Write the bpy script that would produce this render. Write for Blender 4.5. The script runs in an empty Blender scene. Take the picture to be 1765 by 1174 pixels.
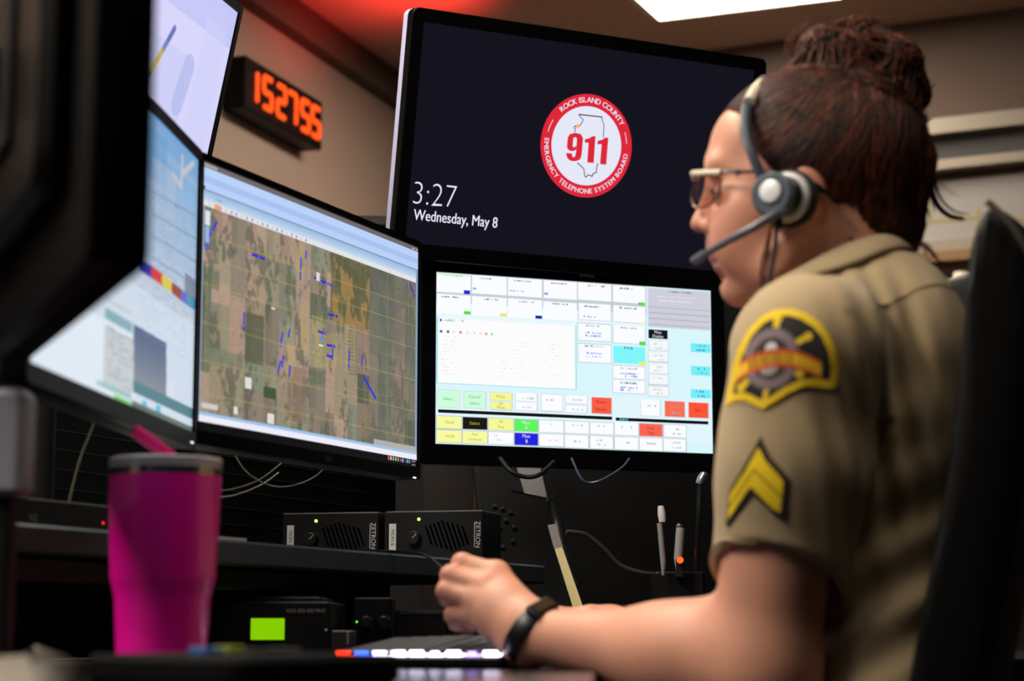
import bpy, bmesh, math, random
import numpy as np
from mathutils import Vector, Matrix
from mathutils.bvhtree import BVHTree

# ---------------------------------------------------------------- camera, world, exposure, lights
SC = bpy.context.scene
COL = SC.collection
F_PX, CX, CY = 3432.0, 882.5, 587.0          # focal length and centre for a 1765 x 1174 frame
PITCH, ZC = math.radians(8.3), 0.775
CP, SP = math.cos(PITCH), math.sin(PITCH)
cam_data = bpy.data.cameras.new('camera')
cam_data.sensor_width = 36.0
cam_data.lens = F_PX / 1765.0 * 36.0
cam_data.clip_start = 0.05
cam_data.dof.use_dof = True
cam_data.dof.focus_distance = 2.80
cam_data.dof.aperture_fstop = 5.0
cam = bpy.data.objects.new('camera', cam_data)
COL.objects.link(cam)
cam.location = (0, 0, ZC)
cam.rotation_euler = (math.radians(90) + PITCH, 0, 0)
SC.camera = cam
world = bpy.data.worlds.new('world')
SC.world = world
world.use_nodes = True
world.node_tree.nodes['Background'].inputs[0].default_value = (0.9, 0.8, 0.75, 1)
world.node_tree.nodes['Background'].inputs[1].default_value = 0.005
SC.view_settings.view_transform = 'Standard'
SC.view_settings.look = 'None'
SC.view_settings.gamma = 1.0
SC.view_settings.use_curve_mapping = False
SC.view_settings.exposure = 0.0

CEIL = 2.625
# radiance of the ceiling panels that light the room (built below): far, then unseen ones added for light over the desk, near left, overhead right
PANEL_FAR, PANEL_DESK, PANEL_NEAR, PANEL_OVER = 20.0, 21.0, 37.0, 4.5

# ---------------------------------------------------------------- small helpers
def at(px, py, Y):
    x = (px - CX) / F_PX; u = (CY - py) / F_PX
    k = Y / (CP - u * SP)
    return np.array([x * k, Y, ZC + (SP + u * CP) * k])
def V(a): return Vector((float(a[0]), float(a[1]), float(a[2])))
def lin(c):
    c = np.asarray(c, float) / 255.0
    return np.where(c <= 0.04045, c / 12.92, ((c + 0.055) / 1.055) ** 2.4)
def rgba(c): return tuple(float(v) for v in lin(c)) + (1.0,)
MATS = {}
def mat(name, col, rough=0.5, metal=0.0, bump=0.0, bscale=200.0, var=0.0, vscale=8.0, spec=0.5, sss=0.0, coat=0.0, sheen=0.0):
    if name in MATS: return MATS[name]
    m = bpy.data.materials.new(name); m.use_nodes = True
    nt = m.node_tree; b = nt.nodes['Principled BSDF']
    b.inputs['Base Color'].default_value = rgba(col)
    b.inputs['Roughness'].default_value = rough
    b.inputs['Metallic'].default_value = metal
    b.inputs['Specular IOR Level'].default_value = spec
    b.inputs['Coat Weight'].default_value = coat
    b.inputs['Sheen Weight'].default_value = sheen
    if sss:
        b.inputs['Subsurface Weight'].default_value = sss
        b.inputs['Subsurface Radius'].default_value = (0.012, 0.004, 0.002)
        b.inputs['Subsurface Scale'].default_value = 0.6
    tc = nt.nodes.new('ShaderNodeTexCoord')
    if var:
        n = nt.nodes.new('ShaderNodeTexNoise'); n.inputs['Scale'].default_value = vscale; n.inputs['Detail'].default_value = 5
        r = nt.nodes.new('ShaderNodeMapRange'); r.inputs[3].default_value = 1 - var; r.inputs[4].default_value = 1 + var
        mx = nt.nodes.new('ShaderNodeMixRGB'); mx.blend_type = 'MULTIPLY'; mx.inputs[0].default_value = 1
        mx.inputs[1].default_value = rgba(col)
        nt.links.new(tc.outputs['Object'], n.inputs['Vector']); nt.links.new(n.outputs['Fac'], r.inputs[0])
        nt.links.new(r.outputs[0], mx.inputs[2]); nt.links.new(mx.outputs[0], b.inputs['Base Color'])
    if bump:
        n = nt.nodes.new('ShaderNodeTexNoise'); n.inputs['Scale'].default_value = bscale; n.inputs['Detail'].default_value = 3
        bp = nt.nodes.new('ShaderNodeBump'); bp.inputs['Strength'].default_value = bump; bp.inputs['Distance'].default_value = 0.002
        nt.links.new(tc.outputs['Object'], n.inputs['Vector']); nt.links.new(n.outputs['Fac'], bp.inputs['Height'])
        nt.links.new(bp.outputs[0], b.inputs['Normal'])
    MATS[name] = m
    return m
def emit(name, col, strength=1.0, sample=True):
    if name in MATS: return MATS[name]
    m = bpy.data.materials.new(name); m.use_nodes = True
    nt = m.node_tree; nt.nodes.remove(nt.nodes['Principled BSDF'])
    e = nt.nodes.new('ShaderNodeEmission'); e.inputs[0].default_value = rgba(col); e.inputs[1].default_value = strength
    nt.links.new(e.outputs[0], nt.nodes['Material Output'].inputs[0])
    if not sample: m.cycles.emission_sampling = 'NONE'
    MATS[name] = m
    return m
def attr_mat(name, emission=True, rough=0.8, strength=1.0):
    if name in MATS: return MATS[name]
    m = bpy.data.materials.new(name); m.use_nodes = True
    nt = m.node_tree; b = nt.nodes['Principled BSDF']
    a = nt.nodes.new('ShaderNodeAttribute'); a.attribute_name = 'paint'
    if emission:
        b.inputs['Base Color'].default_value = (0.004, 0.004, 0.005, 1)
        b.inputs['Roughness'].default_value = 0.35
        b.inputs['Specular IOR Level'].default_value = 0.3
        nt.links.new(a.outputs['Color'], b.inputs['Emission Color'])
        b.inputs['Emission Strength'].default_value = strength
    else:
        b.inputs['Roughness'].default_value = rough
        nt.links.new(a.outputs['Color'], b.inputs['Base Color'])
    MATS[name] = m
    return m

class MB:
    """collects shapes; build() links them as one mesh object"""
    def __init__(self): self.v = []; self.f = []; self.m = []; self.M = Matrix.Identity(4)
    def add(self, vs, fs, mi=0):
        o = len(self.v)
        self.v += [tuple(self.M @ Vector(p)) for p in vs]
        self.f += [[i + o for i in f] for f in fs]; self.m += [mi] * len(fs)
        return self
    def box(self, c, s, mi=0, ch=0.0, R=None):
        return self.prism(rrect(s[0], s[1], ch), -s[2] / 2, s[2] / 2, mi, min(ch, s[2] / 2) * 0.6, c, R)
    def prism(self, poly, z0, z1, mi=0, ch=0.0, c=(0, 0, 0), R=None):
        """polygon in x,y extruded along z (with a chamfer ch)"""
        n = len(poly); T = Matrix.Translation(Vector(c)) @ (R.to_4x4() if R is not None else Matrix.Identity(4))
        cx = sum(p[0] for p in poly) / n; cy = sum(p[1] for p in poly) / n
        def ring(z, ins):
            out = []
            for i in range(n):
                p = Vector(poly[i]); 
                if ins:
                    a = Vector(poly[i - 1]); b = Vector(poly[(i + 1) % n])
                    t = (b - a); t = Vector((t.y, -t.x)); t = t.normalized() if t.length else Vector((0, 0))
                    p = p - t * ins
                out.append(tuple(T @ Vector((p.x, p.y, z))))
            return out
        rings = [ring(z0 + ch, 0), ring(z1 - ch, 0)]
        if ch: rings = [ring(z0, ch)] + rings + [ring(z1, ch)]
        vs = [p for r in rings for p in r]; fs = []
        for k in range(len(rings) - 1):
            for i in range(n):
                j = (i + 1) % n
                fs.append([k * n + i, k * n + j, (k + 1) * n + j, (k + 1) * n + i])
        fs.append(list(range(n))[::-1]); fs.append([(len(rings) - 1) * n + i for i in range(n)])
        return self.add(vs, fs, mi)
    def tube(self, pts, r, mi=0, sides=8, caps=True, flat=1.0, ref=None):
        pts = [Vector(p) for p in pts]; n = len(pts)
        rs = r if isinstance(r, (list, tuple)) else [r] * n
        vs = []; fs = []
        up = Vector(ref) if ref is not None else Vector((0.13, 0.21, 0.97))
        for i in range(n):
            t = (pts[min(i + 1, n - 1)] - pts[max(i - 1, 0)]).normalized()
            a = t.cross(up)
            if a.length < 1e-4: a = t.cross(Vector((1, 0, 0)))
            a.normalize(); b = a.cross(t).normalized()
            if ref is None: up = b
            for k in range(sides):
                w = 2 * math.pi * k / sides
                vs.append(tuple(pts[i] + a * (math.cos(w) * rs[i] * flat) + b * (math.sin(w) * rs[i])))
        for i in range(n - 1):
            for k in range(sides):
                l = (k + 1) % sides
                fs.append([i * sides + k, i * sides + l, (i + 1) * sides + l, (i + 1) * sides + k])
        if caps:
            fs.append(list(range(sides))[::-1]); fs.append([(n - 1) * sides + k for k in range(sides)])
        return self.add(vs, fs, mi)
    def lathe(self, prof, c=(0, 0, 0), mi=0, sides=40, R=None):
        T = Matrix.Translation(Vector(c)) @ (R.to_4x4() if R is not None else Matrix.Identity(4))
        vs = []; fs = []; n = len(prof)
        for r, z in prof:
            for k in range(sides):
                w = 2 * math.pi * k / sides
                vs.append(tuple(T @ Vector((r * math.cos(w), r * math.sin(w), z))))
        for i in range(n - 1):
            for k in range(sides):
                l = (k + 1) % sides
                fs.append([i * sides + k, i * sides + l, (i + 1) * sides + l, (i + 1) * sides + k])
        if prof[0][0] > 1e-6: fs.append(list(range(sides))[::-1])
        if prof[-1][0] > 1e-6: fs.append([(n - 1) * sides + k for k in range(sides)])
        return self.add(vs, fs, mi)
    def build(self, name, mats, parent=None, smooth=35, parent_space=True):
        me = bpy.data.meshes.new(name)
        me.from_pydata(self.v, [], self.f)
        mats = mats if isinstance(mats, (list, tuple)) else [mats]
        for m in mats: me.materials.append(m)
        me.polygons.foreach_set('material_index', self.m)
        me.polygons.foreach_set('use_smooth', [True] * len(self.f))
        bm = bmesh.new(); bm.from_mesh(me); bmesh.ops.recalc_face_normals(bm, faces=bm.faces); bm.to_mesh(me); bm.free()
        me.set_sharp_from_angle(angle=math.radians(smooth))
        return link(name, me, parent)
def link(name, me, parent=None):
    o = bpy.data.objects.new(name, me); COL.objects.link(o)
    if parent is not None: o.parent = parent
    return o
def rrect(w, h, r, seg=4):
    if r <= 0: return [(-w / 2, -h / 2), (w / 2, -h / 2), (w / 2, h / 2), (-w / 2, h / 2)]
    out = []
    for cx, cy, a0 in ((w / 2 - r, -h / 2 + r, -90), (w / 2 - r, h / 2 - r, 0), (-w / 2 + r, h / 2 - r, 90), (-w / 2 + r, -h / 2 + r, 180)):
        for k in range(seg + 1):
            a = math.radians(a0 + 90 * k / seg); out.append((cx + r * math.cos(a), cy + r * math.sin(a)))
    return out
def tag(o, label, cat, group=None):
    o['label'] = label; o['category'] = cat
    if group: o['group'] = group
    return o
def thing(name, label, cat, M=None, group=None):
    o = bpy.data.objects.new(name, None); COL.objects.link(o); o.empty_display_size = 0.02
    if M is not None: o.matrix_world = M
    return tag(o, label, cat, group)
def struct(o): o['kind'] = 'structure'; return o
def frame(C, r, up):
    """local x = right, y = up, z = towards the viewer"""
    r = Vector(r).normalized(); up = Vector(up).normalized(); n = r.cross(up)
    return Matrix(((r.x, up.x, n.x, C[0]), (r.y, up.y, n.y, C[1]), (r.z, up.z, n.z, C[2]), (0, 0, 0, 1)))
def yawframe(C, yaw, tilt=0.0):
    r = Vector((math.cos(yaw), math.sin(yaw), 0)); n = Vector((math.sin(yaw), -math.cos(yaw), 0))
    up = Vector((0, 0, 1)) * math.cos(tilt) + n * math.sin(tilt)
    return frame(C, r, up)
def text_geo(s, size, offset=0.0, shear=0.0, align='CENTER'):
    cu = bpy.data.curves.new('t', 'FONT'); cu.body = s; cu.size = size; cu.offset = offset; cu.shear = shear
    cu.align_x = align; cu.align_y = 'CENTER'; cu.resolution_u = 4
    ob = bpy.data.objects.new('t', cu)
    me = ob.to_mesh(); v = [tuple(p.co) for p in me.vertices]; f = [list(p.vertices) for p in me.polygons]
    ob.to_mesh_clear(); bpy.data.objects.remove(ob); bpy.data.curves.remove(cu)
    return v, f
def put_text(mb, s, size, c, mi=0, rot=0.0, sx=1.0, offset=0.0, align='CENTER', shear=0.0):
    v, f = text_geo(s, size, offset, shear, align)
    ca, sa = math.cos(rot), math.sin(rot)
    mb.add([(c[0] + x * sx * ca - y * sa, c[1] + x * sx * sa + y * ca, c[2]) for x, y, z in v], f, mi)

# ---------------------------------------------------------------- implicit surfaces for the figure
class Field:
    def __init__(self, lo, hi, vox):
        self.lo = np.array(lo, float); self.vox = vox
        self.n = np.ceil((np.array(hi) - self.lo) / vox).astype(int) + 1
        self.F = np.full(self.n, 0.06, np.float32)
        self.ax = [(self.lo[i] + vox * np.arange(self.n[i])).astype(np.float32) for i in range(3)]
    def region(self, lo, hi):
        a = np.maximum(np.floor((np.array(lo) - self.lo) / self.vox).astype(int), 0)
        b = np.minimum(np.ceil((np.array(hi) - self.lo) / self.vox).astype(int) + 1, self.n)
        sl = tuple(slice(int(a[i]), int(max(b[i], a[i]))) for i in range(3))
        return sl, self.ax[0][sl[0]][:, None, None], self.ax[1][sl[1]][None, :, None], self.ax[2][sl[2]][None, None, :]
    def mix(self, sl, d, mode, k):
        a = self.F[sl]
        if mode == 'sub': d = -d
        if mode == 'add':
            h = np.clip(0.5 + 0.5 * (a - d) / k, 0, 1); r = a * (1 - h) + d * h - k * h * (1 - h)
        else:
            h = np.clip(0.5 - 0.5 * (a - d) / k, 0, 1); r = a * (1 - h) + d * h + k * h * (1 - h)
        self.F[sl] = r
    def ell(self, c, r, k=0.012, mode='add', R=None, grow=0.0):
        c = np.asarray(c, float); r = np.asarray(r, float) + grow; e = float(max(r)) + k + 0.012
        sl, X, Y, Z = self.region(c - e, c + e)
        p = [X - c[0], Y - c[1], Z - c[2]]
        if R is not None:
            p = [R[0][i] * p[0] + R[1][i] * p[1] + R[2][i] * p[2] for i in range(3)]
        k0 = np.sqrt((p[0] / r[0]) ** 2 + (p[1] / r[1]) ** 2 + (p[2] / r[2]) ** 2) + 1e-6
        k1 = np.sqrt((p[0] / r[0] ** 2) ** 2 + (p[1] / r[1] ** 2) ** 2 + (p[2] / r[2] ** 2) ** 2) + 1e-6
        self.mix(sl, k0 * (k0 - 1) / k1, mode, k)
    def cone(self, a, b, ra, rb, k=0.012, mode='add', grow=0.0):
        a = np.asarray(a, float); b = np.asarray(b, float); ra += grow; rb += grow; e = max(ra, rb) + k + 0.012
        sl, X, Y, Z = self.region(np.minimum(a, b) - e, np.maximum(a, b) + e)
        ab = b - a; L = float(ab @ ab) + 1e-9
        t = np.clip(((X - a[0]) * ab[0] + (Y - a[1]) * ab[1] + (Z - a[2]) * ab[2]) / L, 0, 1)
        d = np.sqrt((X - a[0] - t * ab[0]) ** 2 + (Y - a[1] - t * ab[1]) ** 2 + (Z - a[2] - t * ab[2]) ** 2) - (ra + (rb - ra) * t)
        self.mix(sl, d, mode, k)
    def chain(self, pts, rs, k=0.008, mode='add', grow=0.0):
        for i in range(len(pts) - 1): self.cone(pts[i], pts[i + 1], rs[i], rs[i + 1], k, mode, grow)
    def half(self, p, n, k=0.006, lo=None, hi=None):
        """keep the side n points to"""
        n = np.asarray(n, float); n /= np.linalg.norm(n)
        sl, X, Y, Z = self.region(self.lo if lo is None else lo, self.lo + self.n * self.vox if hi is None else hi)
        d = -((X - p[0]) * n[0] + (Y - p[1]) * n[1] + (Z - p[2]) * n[2]) + X * 0 + Y * 0 + Z * 0
        self.mix(sl, d, 'and', k)
    def mesh(self, name):
        F = self.F; s = F < 0
        F[0] = F[-1] = 0.06; F[:, 0] = F[:, -1] = 0.06; F[:, :, 0] = F[:, :, -1] = 0.06
        s = F < 0
        cnt = np.zeros(np.array(F.shape) - 1, np.int8)
        for i in (0, 1):
            for j in (0, 1):
                for k in (0, 1):
                    cnt += s[i:s.shape[0] - 1 + i, j:s.shape[1] - 1 + j, k:s.shape[2] - 1 + k]
        act = (cnt > 0) & (cnt < 8)
        idx = np.full(act.shape, -1, np.int32); I, J, K = np.nonzero(act); idx[I, J, K] = np.arange(len(I))
        acc = np.zeros((len(I), 3)); w = np.zeros(len(I))
        corners = [(i, j, k) for i in (0, 1) for j in (0, 1) for k in (0, 1)]
        for a in corners:
            for ax in range(3):
                if a[ax]: continue
                b = list(a); b[ax] = 1
                fa = F[I + a[0], J + a[1], K + a[2]]; fb = F[I + b[0], J + b[1], K + b[2]]
                cr = (fa < 0) != (fb < 0)
                t = np.where(cr, fa / np.where(cr, fa - fb, 1), 0)
                p = np.tile(np.array(a, float), (len(I), 1)); p[:, ax] = t
                acc += p * cr[:, None]; w += cr
        co = (np.stack([I, J, K], 1) + acc / w[:, None]) * self.vox + self.lo
        quads = []
        for ax in range(3):
            u, v = [(1, 2), (2, 0), (0, 1)][ax]
            s0 = [slice(None)] * 3; s1 = [slice(None)] * 3; s0[ax] = slice(0, -1); s1[ax] = slice(1, None)
            ch = s[tuple(s0)] != s[tuple(s1)]
            P = np.stack(np.nonzero(ch), 1); inside = s[P[:, 0], P[:, 1], P[:, 2]]
            def cell(du, dv):
                q = P.copy(); q[:, u] += du; q[:, v] += dv
                return idx[q[:, 0], q[:, 1], q[:, 2]]
            q = np.stack([cell(-1, -1), cell(0, -1), cell(0, 0), cell(-1, 0)], 1)
            q[~inside] = q[~inside][:, ::-1]
            quads.append(q)
        q = np.concatenate(quads)
        # light smoothing
        e = np.concatenate([q[:, [0, 1]], q[:, [1, 2]], q[:, [2, 3]], q[:, [3, 0]]])
        for lamv in (0.5, -0.52, 0.5, -0.52):
            sm = np.zeros_like(co); n = np.zeros(len(co))
            np.add.at(sm, e[:, 0], co[e[:, 1]]); np.add.at(n, e[:, 0], 1)
            np.add.at(sm, e[:, 1], co[e[:, 0]]); np.add.at(n, e[:, 1], 1)
            co = co + lamv * (sm / np.maximum(n, 1)[:, None] - co)
        me = bpy.data.meshes.new(name)
        me.vertices.add(len(co)); me.vertices.foreach_set('co', co.astype(np.float32).ravel())
        me.loops.add(len(q) * 4); me.loops.foreach_set('vertex_index', q.astype(np.int32).ravel())
        me.polygons.add(len(q)); me.polygons.foreach_set('loop_start', np.arange(0, len(q) * 4, 4, dtype=np.int32))
        me.update(calc_edges=True); me.validate()
        me.polygons.foreach_set('use_smooth', np.ones(len(me.polygons), bool))
        return me, co, q

# ---------------------------------------------------------------- painted display pictures
def homography(src, dst):
    A = []
    for (x, y), (u, v) in zip(src, dst):
        A += [[x, y, 1, 0, 0, 0, -u * x, -u * y, -u], [0, 0, 0, x, y, 1, -v * x, -v * y, -v]]
    return np.linalg.svd(np.array(A, float))[2][-1].reshape(3, 3)
class Canvas:
    """a display picture; coordinates are those it was measured in (corners TL TR BR BL)"""
    def __init__(self, W, H, corners, bg):
        self.W, self.H = W, H; self.a = np.ones((H, W, 3)) * np.array(bg, float)
        self.Hm = homography(corners, [(0, 0), (W, 0), (W, H), (0, H)])
    def uv(self, x, y):
        p = self.Hm @ np.array([x, y, 1.0]); return p[0] / p[2], p[1] / p[2]
    def rect(self, x0, y0, x1, y1, c, alpha=1.0):
        a, b = self.uv(x0, y0), self.uv(x1, y1); self.raw(a[0], a[1], b[0], b[1], c, alpha)
    def raw(self, u0, v0, u1, v1, c, alpha=1.0):
        i0, i1 = sorted((int(round(u0)), int(round(u1)))); j0, j1 = sorted((int(round(v0)), int(round(v1))))
        i1 = max(i1, i0 + 1); j1 = max(j1, j0 + 1); i0 = max(i0, 0); j0 = max(j0, 0)
        s = self.a[j0:j1, i0:i1]; s[...] = s * (1 - alpha) + np.array(c, float) * alpha
    def line(self, x0, y0, x1, y1, c, w=1.0, dash=0, alpha=1.0):
        a, b = np.array(self.uv(x0, y0)), np.array(self.uv(x1, y1)); self.rline(a, b, c, w, dash, alpha)
    def rline(self, a, b, c, w=1.0, dash=0, alpha=1.0):
        a = np.array(a, float); b = np.array(b, float)
        i0 = int(max(min(a[0], b[0]) - w - 1, 0)); i1 = int(min(max(a[0], b[0]) + w + 2, self.W))
        j0 = int(max(min(a[1], b[1]) - w - 1, 0)); j1 = int(min(max(a[1], b[1]) + w + 2, self.H))
        if i1 <= i0 or j1 <= j0: return
        X, Y = np.meshgrid(np.arange(i0, i1) + 0.5, np.arange(j0, j1) + 0.5)
        ab = b - a; L = ab @ ab + 1e-9
        t = ((X - a[0]) * ab[0] + (Y - a[1]) * ab[1]) / L; tc = np.clip(t, 0, 1)
        d = np.hypot(X - a[0] - tc * ab[0], Y - a[1] - tc * ab[1])
        k = np.clip(w / 2 + 0.5 - d, 0, 1) * alpha
        if dash:
            ph = np.floor(t * math.sqrt(L) / dash).astype(int); rr = np.random.RandomState(7).rand(400)
            k = k * (rr[np.clip(ph, 0, 399)] > 0.22)
        s = self.a[j0:j1, i0:i1]; s[...] = s * (1 - k[..., None]) + np.array(c, float) * k[..., None]
    def scribble(self, x0, y0, x1, y1, c, seed=0, fill=0.6):
        """tiny unreadable interface text"""
        a, b = self.uv(x0, y0), self.uv(x1, y1); r = np.random.RandomState(seed); u = a[0]
        while u < b[0]:
            w = r.rand() * 2 + 1
            if r.rand() < fill: self.raw(u, a[1] + r.rand() * (b[1] - a[1]) * 0.3, u + w, b[1], c, 0.35 + r.rand() * 0.5)
            u += w + 0.6
    def mesh(self, name, w, h, z=0.0):
        W, H = self.W, self.H
        x = np.linspace(-w / 2, w / 2, W + 1); y = np.linspace(h / 2, -h / 2, H + 1)
        X, Y = np.meshgrid(x, y); co = np.stack([X, Y, np.full_like(X, z)], -1).reshape(-1, 3)
        i, j = np.meshgrid(np.arange(W), np.arange(H)); b = j * (W + 1) + i
        q = np.stack([b, b + W + 1, b + W + 2, b + 1], -1).reshape(-1, 4)
        return paint_mesh(name, co, q, self.a.reshape(-1, 3))
def paint_mesh(name, co, q, rgb255):
    me = bpy.data.meshes.new(name)
    me.vertices.add(len(co)); me.vertices.foreach_set('co', np.asarray(co, np.float32).ravel())
    me.loops.add(len(q) * 4); me.loops.foreach_set('vertex_index', q.astype(np.int32).ravel())
    me.polygons.add(len(q)); me.polygons.foreach_set('loop_start', np.arange(0, len(q) * 4, 4, dtype=np.int32))
    me.update(calc_edges=True)
    at_ = me.attributes.new('paint', 'FLOAT_COLOR', 'CORNER')
    c = lin(np.clip(rgb255, 0, 255)); c = np.concatenate([c, np.ones((len(c), 1))], 1)
    at_.data.foreach_set('color', np.repeat(c, 4, 0).astype(np.float32).ravel())
    return me
def append_geo(me, mb, mats, z=None):
    """joins an MB's shapes into a painted mesh, as extra material slots"""
    bm = bmesh.new(); bm.from_mesh(me); base = len(me.materials)
    for m in mats: me.materials.append(m)
    vs = [bm.verts.new(p) for p in mb.v]
    for f, mi in zip(mb.f, mb.m):
        try: bm.faces.new([vs[i] for i in f]).material_index = base + mi
        except ValueError: pass
    bm.to_mesh(me); bm.free()

# ---------------------------------------------------------------- materials
M_black = mat('black plastic', (14, 14, 15), 0.5, bump=0.05, bscale=900, spec=0.3)
M_gloss = mat('glossy black bezel', (7, 7, 8), 0.4, spec=0.06)
M_dark = mat('matte black paint', (9, 9, 10), 0.65, spec=0.25)
M_desk = mat('dark laminate', (9, 9, 10), 0.2, var=0.15, vscale=30, spec=0.32)
M_shelf = mat('charcoal laminate edge', (68, 77, 86), 0.55, bump=0.2, bscale=1200)
M_silver = mat('silver plastic', (150, 152, 165), 0.35, 0.6)
M_grey = mat('grey painted metal', (120, 116, 122), 0.5)
M_white = mat('white paper', (214, 210, 202), 0.7)
M_cable = mat('black cable sheath', (24, 24, 26), 0.35)
M_text = emit('screen white text', (235, 238, 250), 0.95)
M_pale = mat('pale printed lettering', (165, 165, 165), 0.5)

# ---------------------------------------------------------------- the room
WL_P, WL_D = np.array([-0.671, 5.73]), np.array([0.31, 0.95]); WL_D = WL_D / np.linalg.norm(WL_D)
WB_P, WB_D = np.array([1.395, 5.83]), np.array([-0.894, 0.447]); WB_D = WB_D / np.linalg.norm(WB_D)
CORNER = np.array([-0.353, 6.70])
def wall(name, p, q, out, m, z1=CEIL + 0.02):
    p = np.array(p); q = np.array(q); o = np.array(out); mb = MB()
    poly = [tuple(p), tuple(q), tuple(q + o), tuple(p + o)]
    mb.prism(poly, -0.05, z1)
    return struct(mb.build(name, m))
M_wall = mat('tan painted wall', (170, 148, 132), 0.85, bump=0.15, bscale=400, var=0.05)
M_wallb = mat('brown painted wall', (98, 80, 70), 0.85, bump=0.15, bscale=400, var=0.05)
n_l = np.array([WL_D[1], -WL_D[0]])           # into the room
n_b = np.array([WB_D[1], -WB_D[0]]) * -1.0
if n_b @ (-CORNER) < 0: n_b = -n_b
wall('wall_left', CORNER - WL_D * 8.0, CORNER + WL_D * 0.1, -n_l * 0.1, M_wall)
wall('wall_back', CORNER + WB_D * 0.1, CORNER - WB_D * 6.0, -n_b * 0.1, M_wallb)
m_ceil = mat('ceiling tile', (188, 158, 140), 0.9, bump=0.4, bscale=150, var=0.08)
mb = MB(); mb.box((1.2, 3.2, CEIL + 0.04), (9, 9.5, 0.08)); struct(mb.build('ceiling', m_ceil))
mb = MB(); mb.box((1.2, 3.2, -0.05), (9, 9.5, 0.1)); struct(mb.build('floor', mat('dark carpet', (40, 38, 40), 0.95, bump=0.6, bscale=300, var=0.2)))
# cornice along the left wall; its dark colour paints the shadow band there
mb = MB(); a = CORNER - WL_D * 7; b = CORNER
mb.prism([tuple(a), tuple(b), tuple(b + n_l * 0.05), tuple(a + n_l * 0.05)], CEIL - 0.10, CEIL + 0.005)
struct(mb.build('trim_1', mat('shadow toned cornice', (84, 70, 58), 0.8)))

def light_panel(label, c, d1, d2, power, group=None):
    t = thing('ceiling_light', label, 'ceiling light', frame((c[0], c[1], CEIL), d1, d2), group)
    s = -1.0 if (Vector(d1).cross(Vector(d2))).z > 0 else 1.0
    mb = MB(); w, h = 0.60, 1.20
    for x, y, sx, sy in ((0, h / 2 - .01, w, .02), (0, -h / 2 + .01, w, .02), (w / 2 - .01, 0, .02, h), (-w / 2 + .01, 0, .02, h)):
        mb.box((x, y, s * 0.008), (sx, sy, 0.018))
    mb.build('frame', mat('white enamel frame', (215, 205, 190), 0.5), t)
    mb = MB(); mb.box((0, 0, s * 0.008), (w - .04, h - .04, 0.010)); mb.build('diffuser', emit('lit diffuser %.1f' % power, (255, 244, 226), power), t)
    return t
far = np.array([0.405, 5.90])                   # its far left corner
d_w, d_b = -WL_D, -WB_D
c1 = far + d_w * 0.60 + d_b * 0.30
light_panel('lit white ceiling panel above the big dark screen', c1, (d_b[0], d_b[1], 0), (d_w[0], d_w[1], 0), PANEL_FAR)
light_panel('added unseen light panel over the desk with the map screen', (-0.55, 2.35), (1, 0, 0), (0, 1, 0), PANEL_DESK)  # out of view; added with the two below to light desk and operator
light_panel('added unseen light panel over the near left end of the desk', (-1.25, 0.85), (1, 0, 0), (0, 1, 0), PANEL_NEAR)
light_panel('added unseen light panel over the office chair', (0.50, 1.15), (1, 0, 0), (0, 1, 0), PANEL_OVER)

# red signal lamp glowing on the ceiling, hidden behind the big screen
LX, LY, LZ = -0.20, 5.60, 2.22
t = thing('signal_lamp', 'red signal lamp on a tall pole behind the big upper screen', 'lamp', Matrix.Translation((LX, LY, 0)))
mb = MB(); mb.lathe([(0.14, 0), (0.14, 0.02), (0.02, 0.03)]); mb.build('base', M_dark, t)
mb = MB(); mb.tube([(0, 0, 0.02), (0, 0, LZ - .02)], 0.014, sides=12); mb.build('pole', M_dark, t)
mb = MB(); mb.lathe([(0.034, LZ - .02), (0.036, LZ + .03), (0.02, LZ + .045), (0.0, LZ + .05)]); mb.build('dome', emit('red lens', (255, 30, 20), 4.0), t)
d = bpy.data.lights.new('signal_glow', 'SPOT'); d.energy = 15.0; d.color = (1.0, 0.05, 0.04); d.spot_size = math.radians(118); d.spot_blend = 1.0; d.shadow_soft_size = 0.05
o = bpy.data.objects.new('signal_glow', d); COL.objects.link(o); o.location = (LX, LY, LZ + .06); o.rotation_euler = Vector((-0.17, 0.02, 0.36)).to_track_quat('-Z', 'Y').to_euler()

# whiteboard rail unit and map on the back wall
def on_back(px, py, off=0.0):
    """point of the back wall (moved into the room by off)"""
    x = (px - CX) / F_PX; u = (CY - py) / F_PX
    dr = np.array([x, CP - u * SP, SP + u * CP]); p0 = CORNER + n_b * off
    k = (p0 @ n_b) / (dr[:2] @ n_b); return dr * k + np.array([0, 0, ZC])
rt = -WB_D                                       # to the right along the back wall
cb = on_back(1690, 340, 0.0)
def back_frame(z): return frame((cb[0], cb[1], z), (rt[0], rt[1], 0), (0, 0, 1))
t = thing('wall_cabinet', 'long dark wall unit between two pale rails behind the bun', 'wall unit', back_frame(0))
def zb(py, px=1690): return on_back(px, py)[2]
m_rail = mat('pale aluminium rail', (132, 120, 104), 0.45, 0.2)
mb = MB(); mb.box((0, (zb(212) + zb(234)) / 2, 0.05), (2.4, zb(210) - zb(236), 0.10)); mb.build('top_rail', m_rail, t)
mb = MB(); mb.box((0, (zb(236) + zb(278)) / 2, 0.025), (2.4, zb(236) - zb(278), 0.05)); mb.box((0.53, (zb(236) + zb(278)) / 2, 0.03), (0.012, zb(236) - zb(278), 0.06), 1); mb.build('panel', [mat('dark grey board', (60, 58, 56), 0.7), m_rail], t)
mb = MB(); mb.box((0, (zb(280) + zb(296)) / 2, 0.045), (2.4, zb(280) - zb(296), 0.09)); mb.build('bottom_rail', m_rail, t)
m_map = mat('pale wall map paper', (150, 144, 140), 0.8, var=0.1, vscale=5)
t = thing('wall_map', 'large pale map with yellow lines hanging behind the chair', 'map', back_frame(0))
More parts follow.
